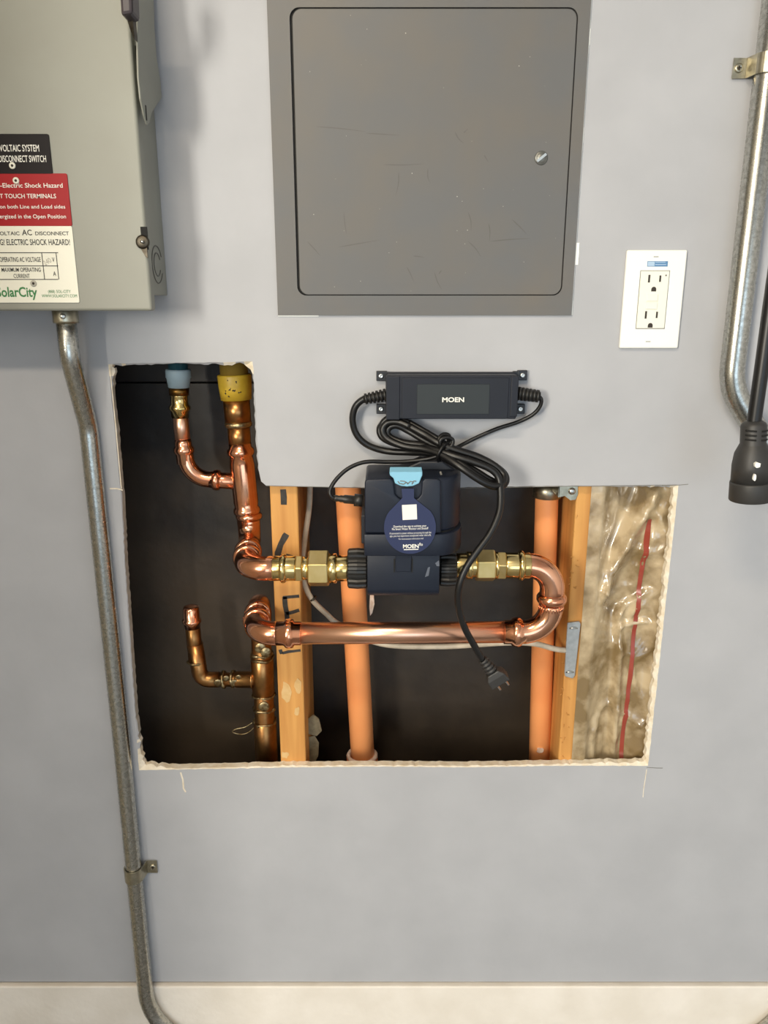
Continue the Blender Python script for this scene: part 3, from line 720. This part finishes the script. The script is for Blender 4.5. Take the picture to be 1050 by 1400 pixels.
# lower outlet: riser from below
xrl = P(357, 850, yr).x; xfl = P(348.5, 866, yf).x
rbl = V((xrl, yr, zl))
lo_el = fillet([V((xrl, yr, zl-0.045)), rbl, V(((xrl+xfl)/2, 0.004, zl))], RB, 12)
e = thing('copper_elbow', 'lower copper elbow rising behind the front elbow beside the stud', 'elbow', V((xrl, yr, zl-0.045)), 'copper press elbows')
part('bend', MB().tube(lo_el, RF, 28), 'copper', e)
dirl = (V((xfl, yf, zl)) - rbl).normalized(); c = lo_el[-1]
part('press_bead', bead(c-dirl*0.009, dirl), 'copper', e)
fr_el = fillet([c - dirl*0.001, V((xfl, yf, zl)), V((P(381, 866, yf).x, yf, zl))], 0.03, 14)
e = thing('copper_elbow', 'lower shiny copper elbow turning right into the long copper pipe', 'elbow', V((xfl, yf, zl-RF)), 'copper press elbows')
part('bend', MB().tube(fr_el, RF+0.0003, 28), 'copper', e)
part('press_bead', bead(c+dirl*0.017, dirl, RF+0.0003), 'copper', e)
xe = fr_el[-1].x
part('socket', MB().lathe((xe-0.003, yf, zl), (1,0,0), [(0,RF+0.0003),(0.010,RF+0.0005),(0.012,RF+0.003),(0.015,RF+0.0042),(0.019,RF+0.0042),(0.022,RF+0.003),(0.0235,RF),(0.032,RF-0.0002),(0.0325,RC)], 28), 'copper', e)
# right return bend
zr1 = P(722, 773, yf).z; zr2 = P(700, 864, yf).z; xU = P(754, 820, yf).x
xa = P(722, 773, yf).x; xb = P(716, 864, yf).x; zm = P(755, 822, yf).z
e = thing('copper_elbow', 'copper elbow turning down from the right brass union', 'elbow', V((xU, yf, zm)), 'copper press elbows')
part('bend', MB().tube(fillet([V((xa-0.004, yf, zr1)), V((xU, yf, zr1)), V((xU, yf, zm-0.004))], 0.033, 14), RF+0.0003, 28), 'copper', e)
part('press_bead', bead(V((xU, yf, zm+0.004)), (0,0,1), RF+0.0003, h=0.0036, l=0.007), 'copper', e)
e = thing('copper_elbow', 'copper elbow sweeping from the return bend into the long pipe', 'elbow', V((xU, yf, zr2-RF)), 'copper press elbows')
part('bend', MB().tube(fillet([V((xU, yf, zm-0.003)), V((xU, yf, zr2)), V((xb-0.004, yf, zr2))], 0.036, 14), RF, 28), 'copper', e)
part('socket', MB().lathe((xb+0.002, yf, zr2), (-1,0,0), [(0,RF),(0.004,RF),(0.007,RF+0.003),(0.010,RF+0.004),(0.014,RF+0.004),(0.017,RF+0.003),(0.019,RF+0.0003),(0.028,RF+0.0003),(0.0285,RC)], 28), 'copper', e)
zc_ = MB(); n = 26
for k in range(n):
    a = 2*math.pi*k/n; p = V((xU+math.cos(a)*(RF+0.0002), yf+math.sin(a)*(RF+0.0002), zm-0.0075)); zc_.tube([p+V((0,0,0.0025)), p-V((0,0,0.0035))], 0.0006, 5)
part('crimp_marks', zc_, 'copper', e)['kind'] = 'stuff'
single('copper_pipe', MB().tube([V((P(408, 866, yf).x-0.02, yf, zl)), V((xb-0.015, yf, (zl+zr2)/2+(zr2-zl)/2))], RC, 28), 'copper_pipe',
       'long straight copper pipe crossing the opening below the navy valve', 'pipe', V((0.03, yf, zl-RC)))

# brass unions
def brass(label, parts_, z, cx_):
    t = thing('brass_union', label, 'union', V((cx_, yf, z-0.024)), 'brass unions either side of the valve')
    for nm, u0, u1, r, kind in parts_:
        x0_, x1_ = P(u0, 777, yf).x, P(u1, 777, yf).x; L_ = x1_-x0_; rr = r/1068
        if kind == 'hex':
            mb = MB().lathe((x0_, yf, z), (1,0,0), [(0,rr*0.97),(L_*0.06,rr*1.06),(L_*0.94,rr*1.06),(L_,rr*0.97)], 6, 0, False, rot=math.radians(0 if nm == 'union_nut' else 12))
            part(nm, mb, 'brass_nut', t, 0.0009, 2)
        elif kind == 'bead':
            part(nm, bead(V(((x0_+x1_)/2, yf, z)), (1,0,0), rr, l=L_/2, h=0.003), 'brass', t)
        else:
            part(nm, MB().lathe((x0_, yf, z), (1,0,0), [(0,rr*0.97),(L_*0.05,rr),(L_*0.95,rr),(L_,rr*0.97)], 32), 'brass', t)
    return t
brass('brass union between the copper elbow and the left side of the valve',
      [('press_sleeve',373,405,17.2,'c'),('press_bead',383,392,17.2,'bead'),('hex_collar',405,414,18.3,'hex'),('thread_ring',414,422,16,'c'),('union_nut',422,450,24.5,'hex'),('collar',450,460,20.5,'c'),('tailpiece',460,478,17.8,'c')], zu, P(425,777,yf).x)
brass('brass union between the valve and the right copper return bend',
      [('tailpiece',618,652,17.2,'c'),('collar',637,645,19.5,'c'),('union_nut',650,676,21.5,'hex'),('thread_ring',676,680,19,'c'),('hex_collar',679,690,19.5,'hex'),('press_sleeve',690,724,17.8,'c'),('press_bead',707,716,17.8,'bead')], zr1, P(670,777,yf).x)

# upper left: tee and risers
ax_r = (P(341, 722, yr) - rt).normalized()
def on_r(v, y=yr):      # point on the riser at image row v
    a_, b2 = P(323, 560, yr), P(341.5, 735, yr); k = (v-560)/(735-560); return a_ + (b2-a_)*k
t = thing('copper_tee', 'large shiny copper tee under the yellow-collared riser', 'tee', on_r(742), )
axd = (on_r(735)-on_r(560)).normalized()
part('run', MB().lathe(on_r(604), axd, [(0,RF),(0.006,RF+0.0002),(0.009,RF+0.003),(0.0125,RF+0.0035),(0.016,RF+0.003),(0.018,RF+0.0004),(0.03,RF+0.0018),(0.085,RF+0.0018),(0.091,RF+0.0006),(0.094,RF+0.003),(0.0965,RF+0.0034),(0.1,RF+0.003),(0.102,RF),((on_r(742)-on_r(604)).length,RF)], 32), 'copper', t)
tj = on_r(657); bj = P(277, 655, yr)
part('branch', MB().lathe(tj, (bj-tj), [(0,0.0115),(0.03,0.0115),(0.033,0.0118),(0.034,0.0142),(0.038,0.0148),(0.042,0.0142),(0.043,0.0118),((bj-tj).length*0.82,0.0115)], 28), 'copper', t)
# branch elbow up to the blue adapter
RS = 0.0108
bt = P(247, 572, yr); bl = P(257, 645, yr)
et = fillet([P(251, 607, yr), P(258.5, 657, yr), P(296, 655, yr)], 0.032, 12)
e = thing('copper_elbow', 'small copper elbow joining the blue riser to the tee', 'elbow', V((bl.x, yr, et[-1].z-RS)), 'copper press elbows')
part('bend', MB().tube(et, RS+0.0008, 24), 'copper', e)
axb = (P(255,640,yr)-P(247,572,yr)).normalized()
part('socket', MB().lathe(P(250.6,606,yr), axb, [(-0.006,RS+0.0003),(0,RS+0.0011),(0.004,RS+0.0012),(0.006,RS+0.0032),(0.010,RS+0.0036),(0.013,RS+0.0032),(0.015,RS+0.0012),(0.028,RS+0.0012),(0.029,RS)], 26), 'copper', e)
pr0 = P(245.5, 556, yr)
single('copper_pipe', MB().tube([pr0, P(250.8, 612, yr)], RS-0.0002, 22), 'copper_pipe', 'short copper pipe under the small blue-collared brass adapter', 'pipe', P(250.6,606,yr))
def column(name, label, cat, c0, axis, sections, loc):
    t = thing(name, label, cat, loc)
    for nm, s0, s1, prof, m in sections:
        L_ = s1-s0
        part(nm, MB().lathe(V(c0)+V(axis).normalized()*s0, axis, [(q*L_, r) for q, r in prof], 28), m, t)
    return t
a0_ = P(243, 497, yr); al = (P(246, 562, yr)-a0_); ll = al.length
column('pipe_adapter', 'brass and pale blue pipe adapter hanging from the teal riser', 'adapter', a0_-al.normalized()*0.12, al, [
    ('teal_pipe', 0, 0.12+ll*0.22, [(0,0.0130),(1,0.0130)], 'pex_teal'),
    ('collar', 0.12+ll*0.12, 0.12+ll*0.50, [(0,0.0162),(0.1,0.0168),(0.45,0.0168),(0.5,0.0158),(1,0.0140)], 'pex_grey'),
    ('hex_ring', 0.12+ll*0.50, 0.12+ll*0.66, [(0,0.0136),(1,0.0132)], 'aged_brass'),
    ('brass_sleeve', 0.12+ll*0.66, 0.12+ll*1.14, [(0,0.0128),(0.05,0.0118),(0.4,0.0118),(0.5,0.0145),(0.62,0.0148),(0.7,0.0122),(1,0.0116)], 'brass')], P(246,566,yr))
a1_ = P(319, 497, yr); al = on_r(608)-a1_; ll = al.length
column('pipe_adapter', 'yellow-collared brown pipe adapter above the large copper tee', 'adapter', a1_-al.normalized()*0.12, al, [
    ('clear_pipe', 0, 0.12+ll*0.18, [(0,0.0188),(1,0.0188)], 'pex_clear'),
    ('collar', 0.12+ll*0.13, 0.12+ll*0.43, [(0,0.0222),(0.05,0.0228),(0.5,0.0222),(1,0.0206)], 'pex_yellow'),
    ('sleeve', 0.12+ll*0.43, 0.12+ll*0.72, [(0,0.0182),(1,0.0178)], 'old_copper'),
    ('solder_ring', 0.12+ll*0.70, 0.12+ll*0.77, [(0,0.0178),(0.3,0.0188),(0.7,0.0184),(1,0.0162)], 'solder'),
    ('pipe', 0.12+ll*0.74, 0.12+ll*1.03, [(0,0.0156),(1,0.0154)], 'old_copper')], on_r(610))
pa = [o for o in COL.objects if o.name.startswith('collar') and o.data.materials[0].name == 'pex_yellow'][0]
pk = MB(); c = a1_ + al*0.28
for k in range(11):
    an = random.uniform(-0.5, 0.55); zz = random.uniform(-0.012, 0.012); p = c + V((math.sin(an)*0.0222, -math.cos(an)*0.0222, zz))
    pk.tube([p, p+V((random.uniform(-.003,.003), 0, random.uniform(-.003,.003)))], [0.0010, 0.0006], 5)
part('print_specks', pk, 'slot', pa)

# lower left: old soldered branch
t = thing('old_copper_pipe', 'old tarnished copper pipe with soldered tee and capped stub at lower left', 'pipe', V((P(362, 1040, yr).x, yr, Z_BASE+0.04)))
xo = P(361, 960, yr).x; zt_ = zl-0.045
zz = lambda v: P(361, v, yr).z
part('riser', MB().lathe((xo, yr, Z_BASE+0.04), (0,0,1), [(0,0.0150),(zz(1000)-Z_BASE-0.04,0.0150),(zt_+0.012-Z_BASE-0.04,0.0146)], 28), 'old_copper', t)
part('coupling', MB().lathe((xo, yr, zz(1042)), (0,0,1), [(0,0.0160),(0.002,0.0172),(zz(985)-zz(1042)-0.002,0.0172),(zz(985)-zz(1042),0.0155)], 28), 'old_copper', t)
part('tee', MB().lathe((xo, yr, zz(948)), (0,0,1), [(0,0.0152),(0.0015,0.0168),(zz(898)-zz(948)-0.0015,0.0168),(zz(898)-zz(948),0.0150)], 28), 'old_copper', t)
for v, r in ((899,0.0172),(949,0.0170),(986,0.0168),(968,0.0160),(893,0.0165)):
    pts = [V((xo+r*0.94*math.cos(a), yr+r*0.94*math.sin(a), zz(v)+0.0012*math.sin(a*3+v))) for a in [2*math.pi*k/30 for k in range(31)]]
    part('solder_ring', MB().tube(pts, [0.0013+0.0022*random.random()**2 for _ in pts], 7, False), 'solder', t)
for (u, v) in ((356,886),(361,966),(364,892)):
    part('solder_blob', MB().lathe(P(u, v, yr-0.0155), (0.1,-1,0), [(0,0.0085),(0.0008,0.0075),(0.0012,0.003)], 12), 'solder', t)
zb_ = P(310, 929, yr).z; xs = P(270, 890, yr).x
br = fillet([V((xs-0.003, yr, P(270, 880, yr).z)), V((xs+0.002, yr, zb_)), V((P(300,929,yr).x, yr, zb_))], 0.014, 8)
part('branch_elbow', MB().tube(br, 0.0118, 22), 'old_copper', t)
part('branch_pipe', MB().tube([V((P(292,929,yr).x, yr, zb_)), V((xo, yr, zb_))], [0.0108, 0.0108], 22), 'old_copper', t)
part('branch_collar', MB().lathe((P(322,929,yr).x, yr, zb_), (1,0,0), [(0,0.0116),(0.002,0.0124),(0.024,0.0126),(0.026,0.015)], 24), 'old_copper', t)
for u in (306, 318):
    pts = [V((P(u,929,yr).x+0.001*math.sin(a*2), yr+0.0114*math.cos(a), zb_+0.0114*math.sin(a))) for a in [2*math.pi*k/24 for k in range(25)]]
    part('solder_ring', MB().tube(pts, [0.0016+0.0026*random.random()**2 for _ in pts], 7, False), 'solder', t)
for (u, v, r_) in ((298,934,0.006),(309,928,0.005),(320,934,0.006),(326,926,0.004)):
    part('solder_blob', MB().lathe(P(u, v, yr-0.0112), (0.1,-1,-0.2), [(-0.0008,r_*1.2),(0.0004,r_),(0.0008,r_*0.4)], 10), 'solder', t)
part('stub', MB().tube([V((xs-0.003, yr, P(270,905,yr).z)), V((xs-0.005, yr, P(270,845,yr).z))], 0.0110, 22), 'old_copper', t)
pts = [V((xs-0.003+0.0120*math.cos(a), yr+0.0120*math.sin(a), P(270,904,yr).z)) for a in [2*math.pi*k/24 for k in range(25)]]
part('solder_ring', MB().tube(pts, [0.0014+0.0012*random.random() for _ in pts], 7, False), 'solder', t)
zc1 = P(270, 858, yr).z
part('end_cap', MB().lathe((xs-0.005, yr, zc1), (0,0,1), [(0,0.0114),(0.007,0.0118),(0.009,0.0138),(0.0125,0.0140),(0.0145,0.0120),(0.030,0.0118),(0.033,0.0108),(0.034,0.006)], 26), 'copper', t)
wr = [P(u, v, yr+0.01) for u, v in ((345,988),(335,994),(322,997),(318,1001),(330,1004),(340,1001),(347,995))]
part('loose_wire', MB().tube(spline(wr, 5), 0.0009, 6), 'solder', t)

# ================================================================== NM CABLE + SCRAPS
t = thing('white_cable', 'thin white electrical cable looping behind the long copper pipe', 'cable', P(440, 850, 0.04))
nmp = [P(424,640,0.05), P(423,690,0.05), P(417,735,0.045), P(413,775,0.04), P(417,800,0.04), P(427,820,0.04), P(445,838,0.045), P(466,855,0.05), P(520,880,0.05), P(600,884,0.03), P(690,879,0.012), P(730,880,0.010), P(758,887,0.010), P(773,889,0.012)]
part('sheath', MB().tube(spline(nmp, 8), 0.0040, 12), 'nm_cable', t)
c = P(428, 818, 0.04); ax_ = (P(445,838,0.045)-P(417,800,0.04)).normalized()
part('cable_staple', MB().lathe(c, ax_, [(-0.0015,0.0046),(-0.001,0.0056),(0.001,0.0056),(0.0015,0.0046)], 14), 'dark_steel', t)
t = thing('paper_scrap', 'pale crumpled scrap stuck low on the side of the middle stud', 'scrap', P(430, 1044, 0.06))
part('flap', MB().prism([P(u, v, 0.06) for u, v in ((419,985),(428,978),(436,984),(440,1000),(433,1007),(421,1004))], (0.0, 0.003, 0.001)), 'scrap', t, 0.001)
part('tail', MB().prism([P(u, v, 0.062) for u, v in ((421,1008),(430,1006),(436,1016),(435,1034),(430,1044),(421,1040))], (0.0, 0.002, 0)), 'scrap', t, 0.0008)

# ================================================================== SMART VALVE
yV = -0.1
zT = P(560, 655, yV).z; zS = P(560, 730, yV).z; zB2 = P(560, 760, -0.098).z
xl, xr_, xc_ = P(498,700,yV).x, P(631,700,yV+0.04).x, P(600,700,yV).x
t = thing('water_valve', 'navy smart water shutoff valve with a drop-shaped tag and pale blue tab', 'valve', V((0.03, yf, P(550,803,-0.09).z)))
def plan(inset, yfr):
    xl_, x2 = xl+inset, xr_-inset
    pts = [V((xl_, -0.014, 0)), V((xl_, yfr, 0)), V((xc_, yfr, 0))]
    for k in range(1, 8):
        a = math.radians(90*k/7); pts.append(V((xc_ + (x2-xc_)*math.sin(a), yfr + 0.048*(1-math.cos(a)), 0)))
    pts += [V((x2, -0.014, 0))]; return pts
def slab(inset, yfr, z0, z1): 
    return MB().prism([p+V((0,0,z0)) for p in plan(inset, yfr)], (0,0,z1-z0))
part('upper_housing', slab(0.0012, yV+0.0055, zS+0.0008, zT), 'device_navy', t, 0.004, 3, smooth_by=40)
part('seam', slab(0.0025, yV+0.008, zS-0.001, zS+0.002), 'dark_gap', t)
part('lower_housing', slab(-0.0006, yV, zB2, zS-0.0006), 'device_navy', t, 0.002, 2, smooth_by=40)
# raised front shell with the notch for the tab
sh = [(498.5,729),(498.5,659),(501,655.5),(534,654.5),(538,658),(540,676),(545,681),(552,684.5),(566,684.5),(572,681),(576,676),(577,658),(581,654.5),(599,655),(603,658),(603,729)]
part('front_shell', MB().prism([P(u, v, yV) for u, v in sh], (0, 0.007, 0)), 'device_navy', t, 0.0022, 3, smooth_by=40)
# valve body
vb0, vb1 = P(502,780,-0.09).x, P(601,780,-0.09).x
prof = []
zc = zu
lp = [V((vb0, -0.093, zB2+0.001))] + [V((vb0, -0.093, zc-0.014))]
for k in range(1, 7):
    a = math.radians(90*k/6); lp.append(V((vb0, -0.093+0.018*(1-math.cos(a))*1.0, zc-0.014-0.013*math.sin(a))))
lp += [V((vb0, -0.02, zc-0.027)), V((vb0, -0.02, zB2+0.001))]
part('valve_body', MB().prism(lp, (vb1-vb0, 0, 0)), 'device_navy', t, 0.0015, 2, smooth_by=40)
cl = part('latch_clip', MB().prism(pxloop([(540.5,755),(563,755),(562,782),(541,782)], -0.0955), (0, 0.004, 0)), 'device_navy', t, 0.0008)
for u in (539.2, 563.6):
    part('clip_slot', MB().prism(pxloop([(u-1,764),(u+1,764),(u+0.6,783),(u-1,783)], -0.0936), (0, 0.002, 0)), 'dark_gap', t)
for u0, u1, rr in ((475.5,502.5,0.0262),(600.5,623.5,0.0232)):
    x0_, x1_ = P(u0,777,yf).x, P(u1,777,yf).x; L_ = x1_-x0_
    part('union_nut', MB().lathe((x0_, yf, zu), (1,0,0), [(0,rr*0.9),(0.0015,rr*0.97),(L_*0.5,rr),(L_-0.0015,rr*0.97),(L_,rr*0.9)], 96, 0, False, -0.0022, 16), 'nut_black', t)
part('side_grip', MB().box((xl-0.0045, -0.075, P(495,742,-0.07).z), (xl+0.001, -0.03, P(495,703,-0.07).z)), 'device_dark', t, 0.0015)
# rear hump on top
part('rear_cap', MB().prism([V((x, -0.05, z)) for x, z in ((P(545,636,-0.05).x, zT-0.001), (P(575,620,-0.05).x, zT+0.011), (P(606,620,-0.05).x, zT+0.011), (P(625,640,-0.05).x, zT-0.001))], (0, 0.034, 0)), 'device_dark', t, 0.002)
# tab and tag
tab = part('pull_tab', MB().prism(pxloop([(532.5,645),(533,650),(538,654),(540,661),(548,664.5),(556,665.5),(565,664.5),(573,661),(576,653),(577.5,650),(577.5,645)], yV+0.0004), (0, 0.006, 0)), 'tab_blue', t, 0.001, 2, label='pale blue plastic pull tab')
part('tab_top', MB().prism([P(532.5,645.5,yV), P(577.5,645.5,yV), P(576.5,638.3,yV+0.012), P(533,638.3,yV+0.012)], (0, 0.003, -0.0035)), 'tab_blue', tab, 0.0008)
aw = MB(); 
for pts in (((544,658),(546,661),(552,662),(556,659)),((547,657.5),(553,658),(558,661)),((557,662),(561,658),(565,659)),((563,662),(566,657.5),(569,658))):
    pp = [P(u, v, yV+0.0001) for u, v in pts]; aw.tube(pp, 0.0006, 5)
part('tab_mark', aw, 'ink_grey', tab)
yG = yV-0.0022
tg = [(549,668),(566,668),(566,681)]
cxp, cyp, rp_ = 560.5, 721.0, 35.5
for k in range(33):
    a = math.radians(-37 + 254*k/32); tg.append((cxp + rp_*math.cos(a), cyp + rp_*math.sin(a)*1.02))
tg += [(550,681)]
tag_ = part('hang_tag', MB().prism(pxloop(tg, yG), (0, 0.0007, 0)), 'tag_blue', t, label='dark blue drop-shaped paper tag with white print')
part('white_patch', MB().prism(pxloop([(549.5,690.5),(569.5,689.5),(570.3,710),(550.5,711)], yG-0.0002), (0, 0.0002, 0)), 'ink_white', tag_)
lettering('Download the app to activate your', 538, 583, 720, 3.0, yG, 'ink_white', tag_, 0.006, rot=0.03)
lettering('Flo Smart Water Monitor and Shutoff', 536, 585.5, 723.5, 3.0, yG, 'ink_white', tag_, 0.006, rot=0.03)
lettering('If connected to power without protecting through the', 533, 589.5, 729, 2.6, yG, 'ink_white', tag_, -0.004, rot=0.03)
lettering('app, you may experience unexpected water shut-offs.', 533, 589.5, 732.5, 2.6, yG, 'ink_white', tag_, -0.004, rot=0.03)
lettering('For more account information visit', 545, 579, 737, 2.2, yG, 'ink_white', tag_, -0.004, rot=0.03)
lettering('MOEN', 551, 572.5, 749, 5.4, yG, 'ink_white', tag_, 0.03, rot=0.02)
lettering('flo', 573, 578, 746, 4, yG, 'ink_white', tag_, 0.01)
part('tag_rule', MB().prism(pxloop([(552,751),(572,750.5),(572,751.6),(552,752.1)], yG-0.0002), (0, 0.0002, 0)), 'ink_white', tag_)
# small printed word on the top
vsm, fsm = text_geo('MOEN', 0.02); mbm = MB(); c = P(602, 643, -0.07); c.z = zT+0.0003
mbm.add([c + V((-v.y*0.0035+0.002, v.x*0.0062-0.008, 0)) for v in vsm], fsm)
part('lettering', mbm, 'ink_white', t)
mbs = MB().prism(pxloop([(581,789),(585,776),(588,775),(586,787)], -0.0932), (0,0.0001,0)).prism(pxloop([(595,770),(600,766),(601,774),(597,774)], -0.0932), (0,0.0001,0))
part('dust_smear', mbs, 'dust', t)['kind'] = 'stuff'

# ================================================================== POWER ADAPTER
yA = -0.032
ax0, ax1, azt, azb = P(529,540,yA).x, P(707,540,yA).x, P(618,513,yA).z, P(618,573,yA).z
t = thing('power_adapter', 'black power adapter screwed to the wall above the valve with coiled cords', 'power adapter', V(((ax0+ax1)/2, 0, azb)))
part('case', MB().box((ax0, yA, azb), (ax1, -0.002, azt)), 'adapter', t, 0.0015, 2)
part('base_flange', MB().box((ax0-0.0015, -0.009, azb+0.002), (ax1+0.002, -0.0005, azt+0.0015)), 'adapter', t, 0.001)
part('end_band', MB().box((ax0-0.001, yA-0.0012, azb-0.0008), (ax0+0.016, yA+0.02, azt-0.001)), 'adapter', t, 0.001)
part('end_band', MB().box((ax1-0.008, yA-0.0012, azb+0.003), (ax1+0.001, yA+0.02, azt-0.001)), 'adapter', t, 0.001)
part('raised_face', MB().box((ax0+0.0185, yA-0.0012, azb+0.0005), (ax1-0.0105, yA+0.01, azt-0.003)), 'adapter', t, 0.0008)
lx0, lx1, lz1, lz0 = P(570,540,yA).x, P(669,540,yA).x, P(618,525,yA).z, P(618,566,yA).z
lb = part('label_panel', MB().box((lx0, yA-0.0018, lz0), (lx1, yA-0.0010, lz1)), 'adapter_label', t, 0.0003, 1)
lettering('MOEN', 604.5, 634.5, 549.5, 6.6, yA-0.0018, 'ink_white', lb, 0.03)
for (u, v) in ((521,514),(714,513),(521,559),(711,559)):
    p = P(u, v, -0.005); 
    tb_ = part('mounting_tab', MB().box(p+V((-0.006,-0.002,-0.0062)), p+V((0.0075 if u < 600 else 0.006,0.0045,0.0062))).box(p+V((0.004 if u < 600 else -0.012,-0.001,-0.005)), p+V((0.012 if u < 600 else -0.004,0.004,0.005))), 'device_dark', t, 0.0008)
    part('screw', MB().lathe(p+V((0,-0.0018,0)), (0,-1,0), [(0,0.0034),(0.0012,0.0032),(0.002,0.002),(0.0012,0.0008)], 14), 'steel', tb_)
def relief(c, d, L_, r0, r1, nr, nm='strain_relief', m='rubber'):
    mb = MB(); pf = []
    for k in range(nr):
        a = k/nr; b2 = (k+0.62)/nr; c2 = (k+1)/nr; r_ = r0 + (r1-r0)*a
        pf += [(a*L_, r_), (b2*L_, r_), (b2*L_+0.0001, r_*0.72), (c2*L_-0.0001, r_*0.72)]
    return part(nm, mb.lathe(c, d, pf, 14), m, t)
yk = -0.018
relief(P(528,540,yk), P(497,546,yk)-P(528,540,yk), (P(497,546,yk)-P(528,540,yk)).length, 0.0082, 0.0066, 6)
relief(P(708,538,yk), P(738,542,yk)-P(708,538,yk), (P(738,542,yk)-P(708,538,yk)).length, 0.0085, 0.0078, 6)
ac = [(512,542.5,-.018),(497,546,-.018),(486,556,-.017),(482,572,-.015),(485,589,-.013),(494,602,-.012),(508,611,-.012),(530,617,-.014),(560,618.5,-.022),(590,620,-.040),(615,627,-.052),(645,641,-.060),(668,655,-.062),(681,660,-.058),(686,652,-.048),(678,638,-.042),(655,625,-.04),(628,616,-.04),(604,608,-.036),(578,595,-.026),(556,580,-.019),(540,574,-.016),(526,577,-.014),(519,587,-.014),(524,599,-.016),(545,608,-.020),(572,612,-.030),(600,619,-.046),(628,633,-.062),(652,650,-.068),(672,661,-.066),(683,657,-.060),(683,645,-.054),(667,634,-.05),(640,626,-.048),(612,617,-.045),(584,604,-.032),(560,590,-.022),(543,582,-.020),(532,585,-.019),(530,594,-.020),(542,602,-.022),(570,609,-.032),(598,616,-.050),(622,624,-.060),(648,632,-.064),(670,641,-.066),(681,652,-.068),(684,668,-.072),(684,690,-.078),(680,708,-.084),(669,731,-.090),(653,753,-.096),(638,775,-.100),(629,797,-.102),(626,818,-.100),(629,840,-.097),(637,862,-.094),(648,882,-.090),(660,903,-.086)]
cord = part('power_cord', MB().tube(spline([P(*a) for a in ac], 6), 0.0043, 12), 'cable', t)
extra = [(560,583,-.030),(545,577,-.026),(530,578,-.024),(523,588,-.024),(530,600,-.026),(552,610,-.032),(580,614,-.042),(604,622,-.056),(630,639,-.072),(655,656,-.076),(674,664,-.074),(687,660,-.068),(688,648,-.06),(674,635,-.056),(650,624,-.052),(622,615,-.050),(600,606,-.046),(580,594,-.036),(560,583,-.030)]
part('cord_loop', MB().tube(spline([P(*a) for a in extra], 6), 0.0043, 12), 'cable', t)
extra2 = [(u+(3 if u > 604 else -1), v+(-5 if v < 615 else 2), y+0.006) for u, v, y in extra]
part('cord_loop', MB().tube(spline([P(*a) for a in extra2], 6), 0.0042, 12), 'cable', t)
# plug on the end
pd = (P(688,938,-.080)-P(660,903,-.086)).normalized(); p0 = P(660,902,-.086)
relief(p0, pd, 0.022, 0.0062, 0.0085, 4, 'plug_strain_relief', 'plug_black')
c0 = p0 + pd*0.022; sd = V((0.80,0,0.28)).normalized(); sd = (sd - pd*sd.dot(pd)).normalized(); nd = pd.cross(sd).normalized()
def frame_loop(c, hw, hh): return [c + sd*a*hw + nd*b2*hh for a, b2 in ((-1,-1),(1,-1),(1,1),(-1,1))]
mbp = MB(); lo1, lo2, lo3 = frame_loop(c0, 0.0075, 0.006), frame_loop(c0+pd*0.007, 0.0125, 0.0085), frame_loop(c0+pd*0.019, 0.0135, 0.0095)
mbp.add(lo1+lo2+lo3, [(3,2,1,0),(8,9,10,11)] + [(i+4*k, (i+1)%4+4*k, (i+1)%4+4*k+4, i+4*k+4) for k in range(2) for i in range(4)])
plug = part('plug', mbp, 'plug_black', t, 0.0015, 2)
for s_ in (-1, 1):
    pc = c0 + pd*0.0185 + sd*0.0063*s_
    lp = [pc + nd*a*0.003 + sd*0.0008 for a in (-1, 1)] + [pc + pd*0.011 + nd*0.003 + sd*0.0008, pc + pd*0.013 + sd*0.0008, pc + pd*0.011 - nd*0.003 + sd*0.0008]
    part('prong', MB().prism(lp, -sd*0.0016), 'steel', plug)
dc = [(734,541,-.018),(740,546,-.018),(738,556,-.016),(728,567,-.013),(708,577,-.010),(680,586,-.009),(652,598,-.010),(630,609,-.014),(614,616,-.030),(606,610,-.046),(600,601,-.046),(606,594,-.042),(614,596,-.040),(612,606,-.046),(604,612,-.050),(602,602,-.052),(611,598,-.050),(619,602,-.048),(616,611,-.05),(606,617,-.052),(596,624,-.050),(580,628,-.046),(556,631,-.044),(528,631.5,-.044),(506,631,-.046),(490,634,-.048),(474,642,-.052),(460,655,-.056),(452,668,-.060),(452,677,-.062),(458,682,-.062),(466,683,-.062)]
dco = part('low_voltage_cord', MB().tube(spline([P(*a) for a in dc], 6), 0.0026, 10), 'cable', t)
bc = P(456,681,-.062); bd = P(496,684.5,-.062)-bc; bl_ = bd.length
part('barrel_connector', MB().lathe(bc, bd, [(0,0.0036),(bl_*0.1,0.0042),(bl_*0.18,0.0036),(bl_*0.25,0.0046),(bl_*0.32,0.0042),(bl_*0.38,0.0054),(bl_*0.70,0.0054),(bl_*0.71,0.0078),(bl_*0.98,0.0078),(bl_,0.007)], 18), 'rubber', dco)
tc_ = P(605,618,-.05); ta = (P(640,634,-.06)-P(575,600,-.03)).normalized()
part('wire_tie', MB().lathe(tc_, ta, [(-0.0016,0.0125),(-0.001,0.0138),(0.001,0.0138),(0.0016,0.0125)], 18), 'cable', t)
